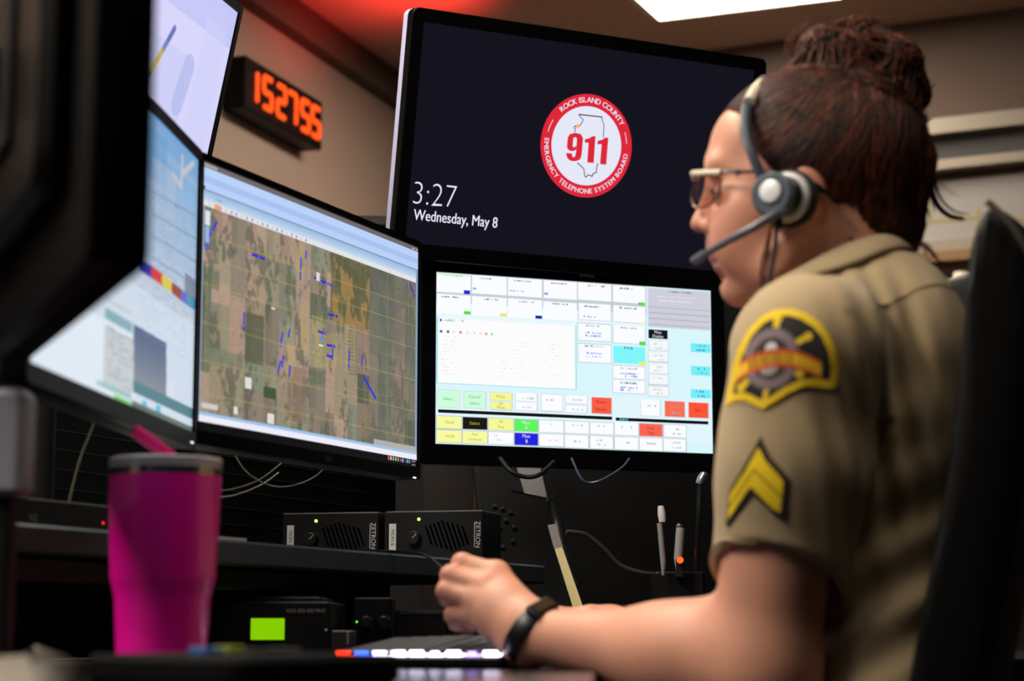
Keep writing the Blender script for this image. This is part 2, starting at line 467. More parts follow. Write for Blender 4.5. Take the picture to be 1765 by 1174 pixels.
mb = MB(); mb.box((0.1, (zb(310) + zb(412)) / 2, 0.015), (2.3, zb(310) - zb(412), 0.03))
rnd = random.Random(4)
for i in range(26):
    x = -0.9 + i * 0.075; hz_ = i % 2; mb.box((x, rnd.uniform(zb(395), zb(330)), 0.0305), (0.14 if hz_ else 0.010, 0.010 if hz_ else 0.07, 0.002), 1)
mb.build('sheet', [m_map, mat('yellow map line', (150, 140, 84), 0.8)], t)
mb = MB(); mb.box((0.1, (zb(414) + zb(440)) / 2, 0.03), (2.3, zb(413) - zb(438), 0.06)); mb.box((0.1, zb(443), 0.035), (2.3, 0.03, 0.07), 1); mb.build('frame', [m_rail, mat('varnished wood strip', (120, 84, 40), 0.5)], t)
p = on_back(1660, 505, 0.12)
t = thing('table_lamp', 'small cream lampshade between her shoulder and the chair', 'lamp', Matrix.Translation(V(p)))
mb = MB(); mb.lathe([(0.03, -0.06), (0.032, -0.06), (0.026, 0.06), (0.0, 0.062)]); mb.build('lamp_shade', mat('cream lampshade', (235, 222, 196), 0.8), t)
mb = MB(); mb.tube([(0, 0, -0.06), (0, 0, -0.30)], 0.012); mb.lathe([(0.06, -0.31), (0.06, -0.30), (0.02, -0.28)]); mb.build('base', M_dark, t)
t = thing('credenza', 'low dark cupboard against the back wall behind the chair', 'cupboard', frame((p[0], p[1], 0), (rt[0], rt[1], 0), (0, 0, 1)))
mb = MB(); mb.box((0.3, (p[2] - 0.31) / 2, 0), (1.6, p[2] - 0.31, 0.22), ch=0.0); mb.build('body', M_dark, t)

# red digit clock on the left wall
def on_left(px, py, off=0.0):
    x = (px - CX) / F_PX; u = (CY - py) / F_PX
    dr = np.array([x, CP - u * SP, SP + u * CP]); p0 = CORNER + n_l * off
    k = (p0 @ n_l) / (dr[:2] @ n_l); return dr * k + np.array([0, 0, ZC])
OFF = 0.07
tl, tr, br, bl = [on_left(x, y, OFF) for x, y in ((425, 95), (556, 177), (553, 258), (422, 186))]
C = (tl + tr + br + bl) / 4; CW = np.linalg.norm(tr - tl); CH = (tl[2] - bl[2] + tr[2] - br[2]) / 2
t = thing('wall_clock', 'black digital wall clock with glowing red digits on the tan wall', 'clock', frame(C, (WL_D[0], WL_D[1], 0), (0, 0, 1)))
mb = MB(); mb.box((0, 0, -OFF / 2), (CW, CH, OFF), ch=0.004); mb.build('housing', mat('dark red black plastic', (10, 5, 5), 0.5, spec=0.15), t)
SEG = {'1': 'bc', '5': 'afgcd', '2': 'abged', '7': 'abc'}
m_led = emit('red led', (255, 82, 26), 1.7)
dw, dh, bar = CW * 0.10, CH * 0.58, CH * 0.105
x = -CW * 0.385
for i, ch in enumerate('152755'):
    mb = MB()
    for s in SEG[ch]:
        if ch == '1': mb.box((x + dw * .15, dh / 4 if s == 'b' else -dh / 4, 0.004), (bar, dh / 2, 0.006), ch=bar * 0.3)
        elif s in 'agd':
            y = {'a': dh / 2, 'g': 0, 'd': -dh / 2}[s]; mb.box((x, y, 0.004), (dw, bar, 0.006), ch=bar * 0.3)
        else:
            xx = x + (dw / 2 if s in 'bc' else -dw / 2); y = dh / 4 if s in 'bf' else -dh / 4
            mb.box((xx, y, 0.004), (bar, dh / 2, 0.006), ch=bar * 0.3)
    mb.build('digit', m_led, t)
    x += CW * (0.145 if i % 2 == 0 else 0.175)

# ---------------------------------------------------------------- desk, shelf, slat wall
YAW = math.atan2(0.92, 0.38)                      # direction of the left-hand console
d_s = np.array([0.38, 0.92]) / np.linalg.norm([0.38, 0.92]); n_s = np.array([d_s[1], -d_s[0]])   # n_s points to the operator
DESK = 0.74
t = thing('desk', 'glossy black corner desk under the keyboard and tumbler', 'desk', Matrix.Translation((0, 0, 0)))
mb = MB()
mb.prism([(-1.25, 0.42), (0.02, 0.42), (0.045, 1.2), (0.075, 1.8), (0.12, 2.25), (0.30, 2.5), (1.0, 2.62), (1.0, 3.70), (-0.05, 3.70), (-1.25, 1.0)], DESK - 0.03, DESK, ch=0.003)
mb.build('desktop', M_desk, t)
for x, y in ((-0.9, 0.6), (-0.15, 0.6), (0.9, 2.8), (0.9, 3.5), (0.0, 3.4)):
    mb = MB(); mb.box((x, y, DESK / 2 - 0.016), (0.06, 0.06, DESK - 0.032), ch=0.008); mb.build('leg', M_dark, t)
P0 = np.array([-0.321, 2.2])                      # a point of the shelf's front edge
def shelf_pt(s, back=0.0): return P0 + d_s * s - n_s * back
def shelf_frame(s, back, z): 
    p = shelf_pt(s, back); return frame((p[0], p[1], z), (d_s[0], d_s[1], 0), (0, 0, 1))
t = thing('console_shelf', 'long charcoal shelf under the map screen carrying the speakers', 'shelf', shelf_frame(0, 0, 0))
mb = MB(); mb.prism(rrect(2.0, 0.36, 0.006), -0.014, 0.014, ch=0.003, c=(-0.02, 0.861, -0.18), R=Matrix(((1, 0, 0), (0, 0, 1), (0, -1, 0)))); mb.build('shelf_board', M_shelf, t)
mb = MB(); mb.box((-0.34, 0.833, -0.045), (1.10, 0.024, 0.05), ch=0.003); mb.build('rail', mat('black rail', (18, 19, 21), 0.6), t)
for x in (-0.95, 0.55, 0.92):
    mb = MB(); mb.box((x, (0.847 + DESK) / 2, -0.28), (0.05, 0.847 - DESK, 0.05), ch=0.004); mb.build('support', M_dark, t)
t = thing('slat_panel', 'black slatted equipment panel behind the left screens', 'panel', shelf_frame(0, 0.385, 0))
mb = MB(); mb.box((0.05, 1.01, 0), (2.3, 0.54, 0.02))
mb.build('backing', M_dark, t)
for k in range(16):
    mb = MB(); mb.box((0.05, 0.893 + 0.0248 * k, 0.014), (2.3, 0.0236, 0.010), ch=0.0008); mb.box((0.05, 0.9052 + 0.0248 * k, 0.0196), (2.3, 0.0009, 0.0012), 1); mb.build('slat', [mat('black slat', (7, 7, 8), 0.6, spec=.2), mat('slat edge', (58, 56, 54), 0.4)], t)
t = thing('console_partition', 'tall black partition behind the lower touch screen', 'partition', Matrix.Translation((0.12, 3.84, 0)))
mb = MB(); mb.box((0, 0, 0.78), (0.90, 0.05, 1.56), ch=0.006); mb.build('panel', M_dark, t)
mb = MB(); mb.box((0, -0.005, 1.565), (0.92, 0.07, 0.02), ch=0.004); mb.build('cap', M_black, t)
p = at(772, 880, 3.45)
t = thing('wood_panel', 'narrow dark red-brown wooden panel behind the right speaker', 'panel', Matrix.Translation((p[0], 3.45, 0)))
mb = MB(); mb.box((0, 0, 1.0), (0.09, 0.025, 0.52), ch=0.003); mb.build('board', mat('dark red wood', (24, 11, 7), 0.55, var=0.35, vscale=14), t)
mb = MB(); mb.box((0.047, -0.003, 1.0), (0.006, 0.03, 0.52)); mb.build('edge_strip', mat('light wood edge', (60, 34, 20), 0.5), t)

# ---------------------------------------------------------------- monitors
def monitor(C, yaw, tilt, w, h, label, bez, screen_me, group=None, thick=0.045, body=M_gloss, side=None, screen_mat=None, logo=None, led=None, pole=None, arm=0.12, chin=0.0, rad=0.006):
    """bez = bezel left, right, top, bottom"""
    t = thing('monitor', label, 'monitor', yawframe(C, yaw, tilt), group)
    L, R_, T, B = bez; W, H = w + L + R_, h + T + B; ox, oy = (R_ - L) / 2, (T - B) / 2
    mb = MB()
    o = [(x + ox, y + oy) for x, y in rrect(W, H, rad)]; i = rrect(w, h, 0.0005)
    n = len(o); z0, z1 = -0.014, 0.004
    vs = [(x, y, z0) for x, y in o] + [(x, y, z1 - 0.0015) for x, y in o] + [(x + (ox - x) * 0.004, y + (oy - y) * 0.004, z1) for x, y in o] + [(x, y, z1) for x, y in i] + [(x, y, 0.0) for x, y in i]
    fs = []
    for k in range(4):
        for a in range(n):
            b = (a + 1) % n; fs.append([k * n + a, k * n + b, (k + 1) * n + b, (k + 1) * n + a])
    mb.add(vs, fs, 0)
    mb.add([(x, y, 0.0 - 0.001) for x, y in i], [list(range(n))], 0)
    mb.add([(x, y, z0) for x, y in o], [list(range(n))[::-1]], 0)
    mb.build('bezel', body, t)
    mb = MB(); mb.prism([(x + ox, y + oy) for x, y in rrect(W, H, rad)], -0.032, -0.0142, ch=0.002)
    mb.prism([(x + ox, y + oy) for x, y in rrect(W * 0.72, H * 0.66, 0.03)], -thick - 0.012, -0.031, ch=0.008)
    mb.build('back_shell', side or M_black, t)
    if screen_me is not None:
        s = link('screen', screen_me, t)
        if screen_mat: screen_me.materials.clear(); screen_me.materials.append(screen_mat)
    mb = MB(); mb.box((0, 0, -thick - 0.012 - arm / 2), (0.05, 0.04, arm), ch=0.004)
    mb.box((0, 0, -thick - 0.014), (0.11, 0.11, 0.008), ch=0.004); mb.build('arm', M_dark, t)
    if logo:
        mb = MB(); put_text(mb, 'DELL', logo[2], (logo[0], logo[1], 0.0046)); put_text(mb, 'DELL', logo[2], (logo[0] + logo[2] * .05, logo[1], 0.00465)); mb.build('logo', M_pale if len(logo) < 4 else logo[3], t)
    if led:
        mb = MB(); mb.box((led[0], led[1], 0.0045), (0.008, 0.0022, 0.002), ch=0.0008); mb.build('power_light', emit('white power light', (225, 225, 255), 1.4), t)
    if pole is not None:                           # round pole standing at the end of the arm, down to the height given
        Mi = yawframe(C, yaw, tilt); P = Mi @ Vector((0, 0, -thick - 0.012 - arm))
        mb = MB(); Mw = Mi.inverted(); mb.M = Mw
        mb.tube([(P.x, P.y, pole), (P.x, P.y, P.z + 0.04)], 0.018, sides=16); mb.lathe([(0.034, pole), (0.034, pole + 0.010), (0.02, pole + 0.014)], c=(P.x, P.y, 0), sides=24)
        mb.build('pole', M_dark, t)
    return t
SHELF_TOP = 0.875

# --- the screen with the aerial map
def paint_map():
    W, H = 470, 256
    c = Canvas(W, H, [(346.5, 275), (718.5, 431), (719, 806), (337, 741)], (128, 120, 98))
    r = np.random.RandomState(3)
    # fields: a patchwork of section strips
    xs = np.array([0, 22, 56, 84, 122, 150, 186, 214, 250, 270, 300, 322, 350, 372, 404, 440, W]); 
    pal = [(154, 132, 116), (136, 128, 108), (128, 126, 108), (160, 136, 120), (130, 118, 106), (118, 124, 106), (146, 134, 114), (122, 112, 98), (156, 130, 116), (126, 128, 110), (104, 106, 90), (140, 126, 106)]
    for i in range(16):
        v = int(H * 0.15) - r.randint(0, 20)
        while v < H:
            hgt = r.randint(20, 64); k = pal[r.randint(len(pal))]
            dark = 0.86 if i > 10 else 1.0
            c.raw(xs[i], v, xs[i + 1], v + hgt, [q * dark for q in k])
            if r.rand() < 0.4: c.raw(xs[i], v, (xs[i] + xs[i + 1]) // 2, v + hgt, [q * dark * 0.93 for q in k])
            v += hgt
    # smooth noise for woods and hedges
    def noise(sx, sy, seed):
        g = np.random.RandomState(seed).rand(H // sy + 3, W // sx + 3)
        y = np.arange(H) / sy; x = np.arange(W) / sx; y0 = y.astype(int); x0 = x.astype(int); fy = (y - y0)[:, None]; fx = (x - x0)[None]
        fy = fy * fy * (3 - 2 * fy); fx = fx * fx * (3 - 2 * fx)
        return (g[y0][:, x0] * (1 - fy) + g[y0 + 1][:, x0] * fy) * (1 - fx) + (g[y0][:, x0 + 1] * (1 - fy) + g[y0 + 1][:, x0 + 1] * fy) * fx
    n1 = noise(13, 40, 1) * 0.42 + noise(6, 11, 2) * 0.33 + noise(3, 4, 5) * 0.25
    xx = np.linspace(0, 1, W)[None]; yy = np.linspace(0, 1, H)[:, None]
    wood = np.clip((n1 - 0.58 + 0.05 * (xx > 0.72) + 0.05 * (yy < 0.4)) * 11, 0, 1) * 0.62
    c.a = c.a * (1 - wood[..., None]) + np.array((82, 84, 72)) * wood[..., None]
    gz = ((xx > 0.55) & (xx < 0.74) & (yy < 0.45)) * 0.75; c.a = c.a * (1 - gz[..., None]) + np.array((84, 84, 56)) * gz[..., None]
    n2 = noise(15, 24, 9) * .7 + noise(5, 8, 4) * .3; w2 = np.clip((n2 - 0.50) * 14, 0, 1) * ((xx > 0.55) & (xx < 0.74) & (yy < 0.45)) * 0.85
    c.a = c.a * (1 - w2[..., None]) + np.array((146, 116, 70)) * w2[..., None]
    g2 = ((xx > 0.74) & (yy < 0.95)) * (0.40 + 0.25 * (noise(9, 14, 21) > .5)) * (1 - .4 * (yy > .55))
    c.a = c.a * (1 - g2[..., None]) + np.array((96, 98, 90)) * g2[..., None]
    c.a *= (1 + (r.rand(H, W, 1) - 0.5) * 0.12) * 1.10
    c.rect(352, 595, 420, 640, (120, 128, 104), 0.7); c.rect(424, 536, 455, 630, (92, 92, 74), 0.8); c.rect(455, 665, 477, 688, (66, 86, 62)); c.rect(358, 460, 378, 500, (92, 108, 84), 0.6)
    c.rect(496, 628, 530, 730, (136, 110, 94), 0.6); c.rect(536, 636, 556, 664, (98, 112, 88), 0.8)
    Y_ = (186, 172, 92)
    for k in range(9):                              # parcel grid
        x = 0.03 + k * 0.115; c.rline((x * W, H * 0.16), (x * W + r.randint(-2, 3), H * 0.935), Y_, 0.9, alpha=0.45)
    for v in (0.27, 0.355, 0.455, 0.60, 0.74, 0.86): c.rline((0, v * H), (W, v * H + 2), Y_, 1.0, alpha=0.55)
    for k in range(60):
        x, y = r.rand() * W, H * (0.2 + 0.7 * r.rand())
        if r.rand() < 0.5: c.rline((x, y), (x + r.randint(8, 34), y), Y_, 0.7, alpha=0.45)
        else: c.rline((x, y), (x, y + r.randint(8, 30)), Y_, 0.7, alpha=0.45)
    for (x0, y0, x1, y1, n) in ((512, 420, 524, 480, 18), (520, 520, 532, 600, 18), (497, 560, 506, 650, 22), (545, 575, 580, 630, 16), (598, 560, 612, 640, 14), (540, 545, 556, 575, 8)):
        for k in range(n):
            f = k / (n - 1); y = y0 + (y1 - y0) * f; c.line(x0, y, x1, y + 3, Y_, 0.8, alpha=0.75)
        c.line(x0, y0, x0, y1, Y_, 0.8); c.line(x1, y0, x1, y1, Y_, 0.8)
    road = (146, 140, 128)                           # the main road
    for a, b in (((532, 422), (526, 490)), ((526, 490), (508, 545)), ((508, 545), (494, 585)), ((494, 585), (484, 640)), ((484, 640), (480, 737))):
        c.line(a[0], a[1], b[0], b[1], road, 3.0)
    for a, b in (((505, 655), (503, 735)), ((390, 352), (355, 420))): c.line(a[0], a[1], b[0], b[1], (160, 140, 112), 1.6)
    Bl = (38, 40, 222)
    for x0, y0, x1, y1 in ((375, 378, 358, 410), (432, 437, 456, 446), (519, 440, 518, 482), (528, 428, 527, 445), (540, 478, 574, 494), (421, 533, 420, 568), (489, 568, 484, 596), (501, 563, 498, 580),
                           (486, 618, 480, 640), (490, 608, 487, 632), (501, 625, 500, 648), (565, 542, 582, 546), (547, 570, 562, 576), (562, 594, 578, 598), (574, 598, 574, 620), (562, 612, 574, 616), (603, 600, 602, 634), (625, 609, 624, 632), (704, 488, 713, 512)):
        c.line(x0, y0, x1, y1, Bl, 2.6, dash=2.2)
    c.line(628, 650, 648, 686, Bl, 3.0)
    for x0, y0, x1, y1 in ((423, 648, 434, 670), (462, 712, 474, 731), (404, 700, 410, 714), (546, 470, 551, 485), (550, 592, 558, 598), (468, 528, 474, 534)): c.rect(x0, y0, x1, y1, (226, 222, 214))
    c.rect(553, 581, 557, 588, (70, 150, 230))
    # the program window around the map
    c.raw(0, 0, W, H * 0.020, (112, 106, 104))
    for v0, v1, k in ((0.020, 0.05, (186, 210, 250)), (0.05, 0.075, (168, 194, 240)), (0.075, 0.100, (184, 208, 250)), (0.100, 0.106, (120, 128, 140))): c.raw(0, v0 * H, W, v1 * H, k)
    for j in range(10): c.raw(0, (0.106 + j * 0.004) * H, W, (0.11 + j * 0.004) * H, np.array((150, 186, 226)) * (1 - j / 10) + np.array((206, 220, 236)) * j / 10)
    c.raw(0, 0.143 * H, W, 0.166 * H, (226, 228, 232))
    for k in range(20): c.raw(W * (0.03 + k * 0.021), 0.147 * H, W * (0.03 + k * 0.021) + 3, 0.162 * H, (130, 140, 190) if k % 3 else (200, 200, 210), 0.9)
    c.raw(W * 0.05, 0.145 * H, W * 0.075, 0.166 * H, (244, 160, 110)); c.raw(0, 0.09 * H, W * 0.014, 0.10 * H, (90, 60, 50))
    for x in (0.965, 0.977, 0.989): c.raw(W * x, 0.006 * H, W * x + 2, 0.016 * H, (220, 220, 220))
    c.raw(W * 0.01, 0.004 * H, W * 0.06, 0.014 * H, (170, 164, 160)); c.scribble(*[360, 337, 395, 352], (60, 80, 120), 5)
    c.raw(0, 0.166 * H, W * 0.012, 0.935 * H, (170, 196, 226)); c.raw(W * 0.99, 0.106 * H, W, 0.935 * H, (140, 160, 190))
    c.raw(W * 0.018, 0.18 * H, W * 0.036, 0.235 * H, (220, 228, 240)); c.raw(W * 0.02, 0.24 * H, W * 0.034, 0.30 * H, (150, 180, 230)); c.raw(W * 0.02, 0.30 * H, W * 0.034, 0.33 * H, (90, 100, 190))
    c.raw(W * 0.02, 0.895 * H, W * 0.08, 0.915 * H, (205, 205, 200)); c.raw(W * 0.77, 0.905 * H, W, 0.928 * H, (176, 176, 172))
    c.raw(0, 0.930 * H, W, 0.940 * H, (160, 196, 234)); c.raw(0, 0.940 * H, W, 0.963 * H, (238, 236, 248)); c.raw(0, 0.963 * H, W, H, (13, 13, 15))
    for k, q in enumerate(((226, 80, 70), (220, 210, 210), (190, 190, 190), (190, 190, 190), (170, 190, 60), (170, 90, 90), (130, 160, 240), (60, 60, 60), (150, 150, 150), (90, 150, 230))):
        c.raw(W * (0.845 + k * 0.0125), 0.968 * H, W * (0.845 + k * 0.0125) + 3.4, 0.986 * H, q)
    c.raw(W * 0.972, 0.967 * H, W * 0.993, 0.976 * H, (120, 120, 120)); c.raw(W * 0.972, 0.984 * H, W * 0.993, 0.992 * H, (110, 110, 110))
    return c
M_scr = attr_mat('lit display', True)
MAPC, MAPY = (-0.23553, 2.40184, 1.13982), 1.1706
monitor(MAPC, MAPY, 0, .552, .299, 'black monitor showing an aerial map with yellow lines', (0.008, 0.006, 0.009, 0.016), paint_map().mesh('screen', .552, .299, 0.0006), screen_mat=M_scr,
        logo=(0.02, -0.1575, 0.008, mat('dim logo', (70, 70, 72), 0.5)), led=(0.262, -0.1635), pole=SHELF_TOP, arm=0.10)

# --- the touch screen with the radio console
def paint_console():
    W, H = 460, 260
    c = Canvas(W, H, [(147, 143), (1537, 240), (1553, 1062), (146, 1015)], (216, 246, 252))
    wh = (250, 252, 255)
    c.rect(147, 143, 1215, 360, (196, 206, 214))
    bx = [150, 328, 511, 691, 867, 1042, 1212]
    def sl(x, y): return y + (x - 147) * 0.070
    for i in range(6):
        for y0, y1 in ((143, 243), (249, 352)):
            c.rect(bx[i] + 3, sl(bx[i], y0) + 3, bx[i + 1] - 3, sl(bx[i + 1], y1) - 2 - 2 * i, wh)
    for x0, x1, rows in ((872, 1037, ((300, 392), (402, 496), (505, 603))), (1048, 1210, ((310, 404), (412, 508), (617, 688), (692, 757)))):
        for y0, y1 in rows:
            c.rect(x0 - 3, y0 - 3, x1 + 3, y1 + 5, (190, 200, 210)); c.rect(x0, y0, x1, y1 + 2, wh)
    c.rect(1048, 515, 1212, 612, (128, 246, 250)); c.scribble(1095, 520, 1165, 535, (40, 120, 150), 3)
    c.rect(152, 150, 322, 168, (205, 252, 205)); c.scribble(196, 156, 280, 170, (70, 220, 90), 1, 0.8)
    for x0, y0, x1, y1, q in ((290, 236, 323, 256, (40, 40, 210)), (290, 340, 325, 360, (90, 220, 60)), (475, 352, 508, 371, (240, 230, 110)), (653, 362, 688, 383, (30, 30, 170)), (1175, 296, 1207, 316, (90, 220, 60)), (1180, 496, 1212, 516, (90, 220, 60)), (1178, 597, 1213, 617, (240, 236, 110)), (1190, 400, 1206, 410, (244, 240, 170))):
        c.rect(x0, y0, x1, y1, q)
    k = 0
    for x, y in ((365, 170), (545, 182), (725, 195), (920, 207), (1065, 220), (175, 262), (380, 275), (560, 288), (735, 300), (900, 312), (1080, 320), (905, 410), (905, 512), (1080, 420), (1085, 626), (1085, 698)):
        k += 1; c.scribble(x, y, x + 85, y + 14, (90, 96, 110), k, 0.7)
    for x, y in ((335, 220), (516, 234), (697, 246), (876, 362), (908, 445), (908, 460), (908, 548), (908, 566), (1085, 652), (1085, 722), (1085, 664), (1085, 734)):
        k += 1; c.scribble(x, y, x + (22 if x in (335, 697) else 80), y + 13, (80, 110, 220), k, 0.8)
    c.rect(1222, 225, 1537, 440, (206, 206, 218))
    for j in range(4): c.rect(1226, 318 + j * 29, 1534, 338 + j * 29, (226, 226, 234)); c.line(1226, 320 + j * 29, 1534, 341 + j * 29, (164, 168, 182), 1.2)
    c.scribble(1310, 240, 1440, 256, (90, 90, 100), 31, 0.9); c.scribble(1270, 264, 1470, 282, (250, 250, 255), 32, 0.9); c.scribble(1280, 284, 1430, 300, (250, 250, 255), 33, 0.9)
    c.rect(1225, 434, 1322, 484, (16, 16, 18))
    for y in (492, 550, 608, 665, 722):
        c.rect(1225, y - 2, 1329, y + 54, (200, 206, 214)); c.rect(1228, y, 1326, y + 50, (246, 248, 250)); k += 1; c.scribble(1252, y + 10, 1300, y + 22, (190, 190, 196), k); c.scribble(1255, y + 30, 1296, y + 42, (190, 190, 196), k + 50)
    for y in (503, 619, 734): c.rect(1440, y, 1541, y + 51, (118, 238, 246)); c.scribble(1466, y + 8, 1512, y + 20, (40, 130, 190), y); c.scribble(1466, y + 30, 1516, y + 42, (40, 130, 190), y + 1)
    # window with a list
    c.rect(153, 370, 866, 742, (150, 220, 238)); c.rect(160, 378, 860, 737, (252, 252, 253)); c.rect(160, 378, 860, 400, (236, 248, 252))
    c.rect(168, 381, 180, 395, (40, 70, 200)); c.scribble(190, 382, 290, 396, (150, 170, 190), 61)
    for x, q in ((176, (60, 60, 90)), (209, (60, 60, 110)), (240, (230, 230, 230)), (275, (220, 110, 100)), (310, (226, 230, 230)), (345, (210, 230, 220)), (375, (230, 230, 140)), (405, (220, 150, 150)), (433, (130, 220, 180))): c.rect(x - 6, 438 + (x - 176) * .05, x + 7, 452 + (x - 176) * .05, q, 0.8)
    for j in range(11):
        y = 468 + j * 19; c.scribble(172, y, 250, y + 8, (200, 206, 212), 70 + j, 0.5); c.scribble(465, y + 10, 640, y + 18, (206, 212, 218), 90 + j, 0.3); c.scribble(735, y + 22, 775, y + 30, (206, 212, 218), 110 + j, 0.4)
    # rows of command keys
    c.rect(150, 735, 1545, 1010, (226, 246, 253))
    for x0, y0, x1, y1, q in ((160, 740, 272, 830, (208, 252, 222)), (294, 746, 404, 836, (208, 252, 222)), (428, 752, 536, 795, (246, 248, 150)), (428, 799, 536, 843, (246, 248, 150)), (556, 757, 664, 800, wh), (556, 804, 664, 846, wh), (686, 762, 792, 850, wh), (810, 768, 916, 810, wh), (810, 816, 916, 856, wh), (940, 778, 1042, 862, (250, 92, 68)), (1190, 788, 1286, 872, wh), (1310, 795, 1410, 876, (250, 108, 84)), (1431, 803, 1530, 881, (252, 84, 52))):
        c.rect(x0 - 3, y0 - 2, x1 + 4, y1 + 4, (206, 216, 224)); c.rect(x0, y0, x1, y1, q)
    c.rect(162, 841, 1046, 893, (14, 15, 17)); c.rect(1062, 879, 1531, 913, (12, 13, 15))
    # the first bar follows the slope of the picture, so it is thinner than its corners say
    b = [152, 284, 416, 548, 674, 803, 930, 1054, 1180, 1302, 1421]
    for i in range(10):
        for row, (y0, y1) in enumerate(((872, 936), (941, 1006))):
            s0 = (b[i] - 152) * 0.036; s1 = (b[i + 1] - 152) * 0.036
            q = wh
            if row == 0: q = {0: (248, 250, 160), 2: (246, 248, 150), 3: (94, 244, 94), 8: (250, 100, 80)}.get(i, wh)
            if row == 1: q = {0: (248, 250, 160), 1: (248, 250, 160), 3: (34, 34, 222)}.get(i, wh)
            if row == 0 and i == 1: q = (20, 20, 18)
            c.rect(b[i], y0 + s0 - 1, b[i + 1] + 1, y1 + s1 + 3, (190, 200, 208)); c.rect(b[i] + 3, y0 + s0 + 2, b[i + 1] - 3, y1 + s1 - 1, q)
    for x, y in ((720, 908), (840, 912), (960, 916), (1090, 922), (1340, 930), (1340, 955), (450, 965), (445, 988), (720, 990), (845, 994), (965, 988), (970, 1010), (1090, 1000), (1215, 1004), (1340, 1000), (1345, 1024), (590, 775), (590, 822), (710, 785), (845, 785), (845, 832), (1215, 815), (1340, 820), (1340, 850)):
        k += 1; c.scribble(x, y, x + 50, y + 13, (170, 176, 184), k, 0.6)
    return c
cc = paint_console()
me = cc.mesh('screen', .477, .268, 0.0006)
me.materials.append(M_scr)
def uvx(x, y):
    u, v = cc.uv(x, y); return (u / cc.W - 0.5) * 0.477, (0.5 - v / cc.H) * 0.268
mb = MB()
t_col = {'k': emit('screen dark text', (30, 60, 40), 1), 'g': emit('screen green text', (60, 200, 90), 1), 'y': emit('screen ochre text', (170, 170, 40), 1), 'w': M_text, 'r': emit('screen red text', (150, 40, 40), 1), 'c': emit('screen cyan text', (110, 240, 250), 1)}
keys = list(t_col)
for s, x, y, sz, k in (('Main', 1273, 450, .0068, 'w'), ('Display', 1273, 470, .0068, 'w'), ('Entry:', 1104, 888, .0066, 'c'), ('Select', 213, 787, .0072, 'g'), ('Cancel', 347, 777, .0072, 'g'), ('Select', 347, 809, .0072, 'g'),
                       ('Mute', 480, 775, .0070, 'y'), ('All', 480, 812, .0066, 'y'), ('Mute', 480, 830, .0066, 'y'), ('Police', 990, 803, .0072, 'r'), ('Marker', 990, 840, .0072, 'r'), ('Exit', 1478, 843, .0072, 'r'), ('Hold', 220, 906, .0072, 'y'), ('Hold', 222, 976, .0072, 'y'),
                       ('Select', 348, 911, .0070, 'y'), ('All', 482, 902, .0066, 'y'), ('Key', 482, 928, .0066, 'y'), ('Mon', 610, 908, .0076, 'w'), ('A', 610, 932, .0076, 'w'), ('Mon', 610, 976, .0076, 'w'), ('B', 612, 1002, .0076, 'w'), ('Aux', 350, 966, .0066, 'y'), ('Unmute', 350, 992, .0066, 'y'), ('Push', 1240, 934, .0068, 'r'), ('Talk', 1240, 958, .0068, 'r')):
    X, Y = uvx(x, y); put_text(mb, s, sz, (X, Y, 0.0010), keys.index(k))
append_geo(me, mb, list(t_col.values()))
monitor((0.10327, 3.13389, 1.19316), 0.37366, 0, .477, .268, 'lower monitor with rows of coloured touch keys on its screen', (0.024, 0.024, 0.026, 0.030), me,
        logo=(0.016, 0.1455, 0.0115, mat('bright logo silver', (245, 245, 248), 0.3)), pole=DESK, arm=0.36, side=M_silver, rad=0.010)

# --- the dark screen with the county badge
BW, BH = 0.597, 0.336
B_C, B_Y, B_T = (0.11768, 3.08790, 1.52668), 0.45861, 0.19761
Hb = homography([(729.5, 38), (1299.5, 121.5), (1268, 471), (697, 418)], [(-BW / 2, BH / 2), (BW / 2, BH / 2), (BW / 2, -BH / 2), (-BW / 2, -BH / 2)])
def bxy(x, y): p = Hb @ np.array([x, y, 1.0]); return p[0] / p[2], p[1] / p[2]
mb = MB(); mb.add([(-BW / 2, -BH / 2, 0.0006), (BW / 2, -BH / 2, 0.0006), (BW / 2, BH / 2, 0.0006), (-BW / 2, BH / 2, 0.0006)], [[0, 1, 2, 3]], 0)
def disc(mb, c, r0, r1, z, mi, n=72):
    vs = []; fs = []
    for k in range(n):
        w = 2 * math.pi * k / n; vs += [(c[0] + r0 * math.cos(w), c[1] + r0 * math.sin(w), z), (c[0] + r1 * math.cos(w), c[1] + r1 * math.sin(w), z)]
    for k in range(n):
        l = (k + 1) % n; fs.append([2 * k, 2 * k + 1, 2 * l + 1, 2 * l])
    mb.add(vs, fs, mi)
def strip(mb, pts, w, z, mi):
    """a flat polyline"""
    for a, b in zip(pts[:-1], pts[1:]):
        a = np.array(a); b = np.array(b); d = (b - a) / (np.linalg.norm(b - a) + 1e-9); n = np.array([-d[1], d[0]]) * w / 2; a = a - d * w * .3; b = b + d * w * .3
        mb.add([(a[0] - n[0], a[1] - n[1], z), (b[0] - n[0], b[1] - n[1], z), (b[0] + n[0], b[1] + n[1], z), (a[0] + n[0], a[1] + n[1], z)], [[0, 1, 2, 3]], mi)
bc = np.array(bxy(1010.8, 251.5)); RO = abs(bxy(1089, 262)[0] - bxy(933, 240)[0]) / 2; RI = RO * 0.765
disc(mb, bc, RI, RO, 0.0010, 1); disc(mb, bc, 0.0, RI, 0.0010, 2)
S = 5.87                                                   # zoom of the close-up these were measured in
def q(x, y): return bxy(920 + x / S, 150 + y / S)
out = [(455, 280), (468, 300), (478, 315), (495, 325), (492, 350), (480, 365), (470, 385), (440, 400), (415, 395), (405, 410), (418, 425), (412, 455)]
strip(mb, [q(*p) for p in out], 0.0013, 0.0013, 3)
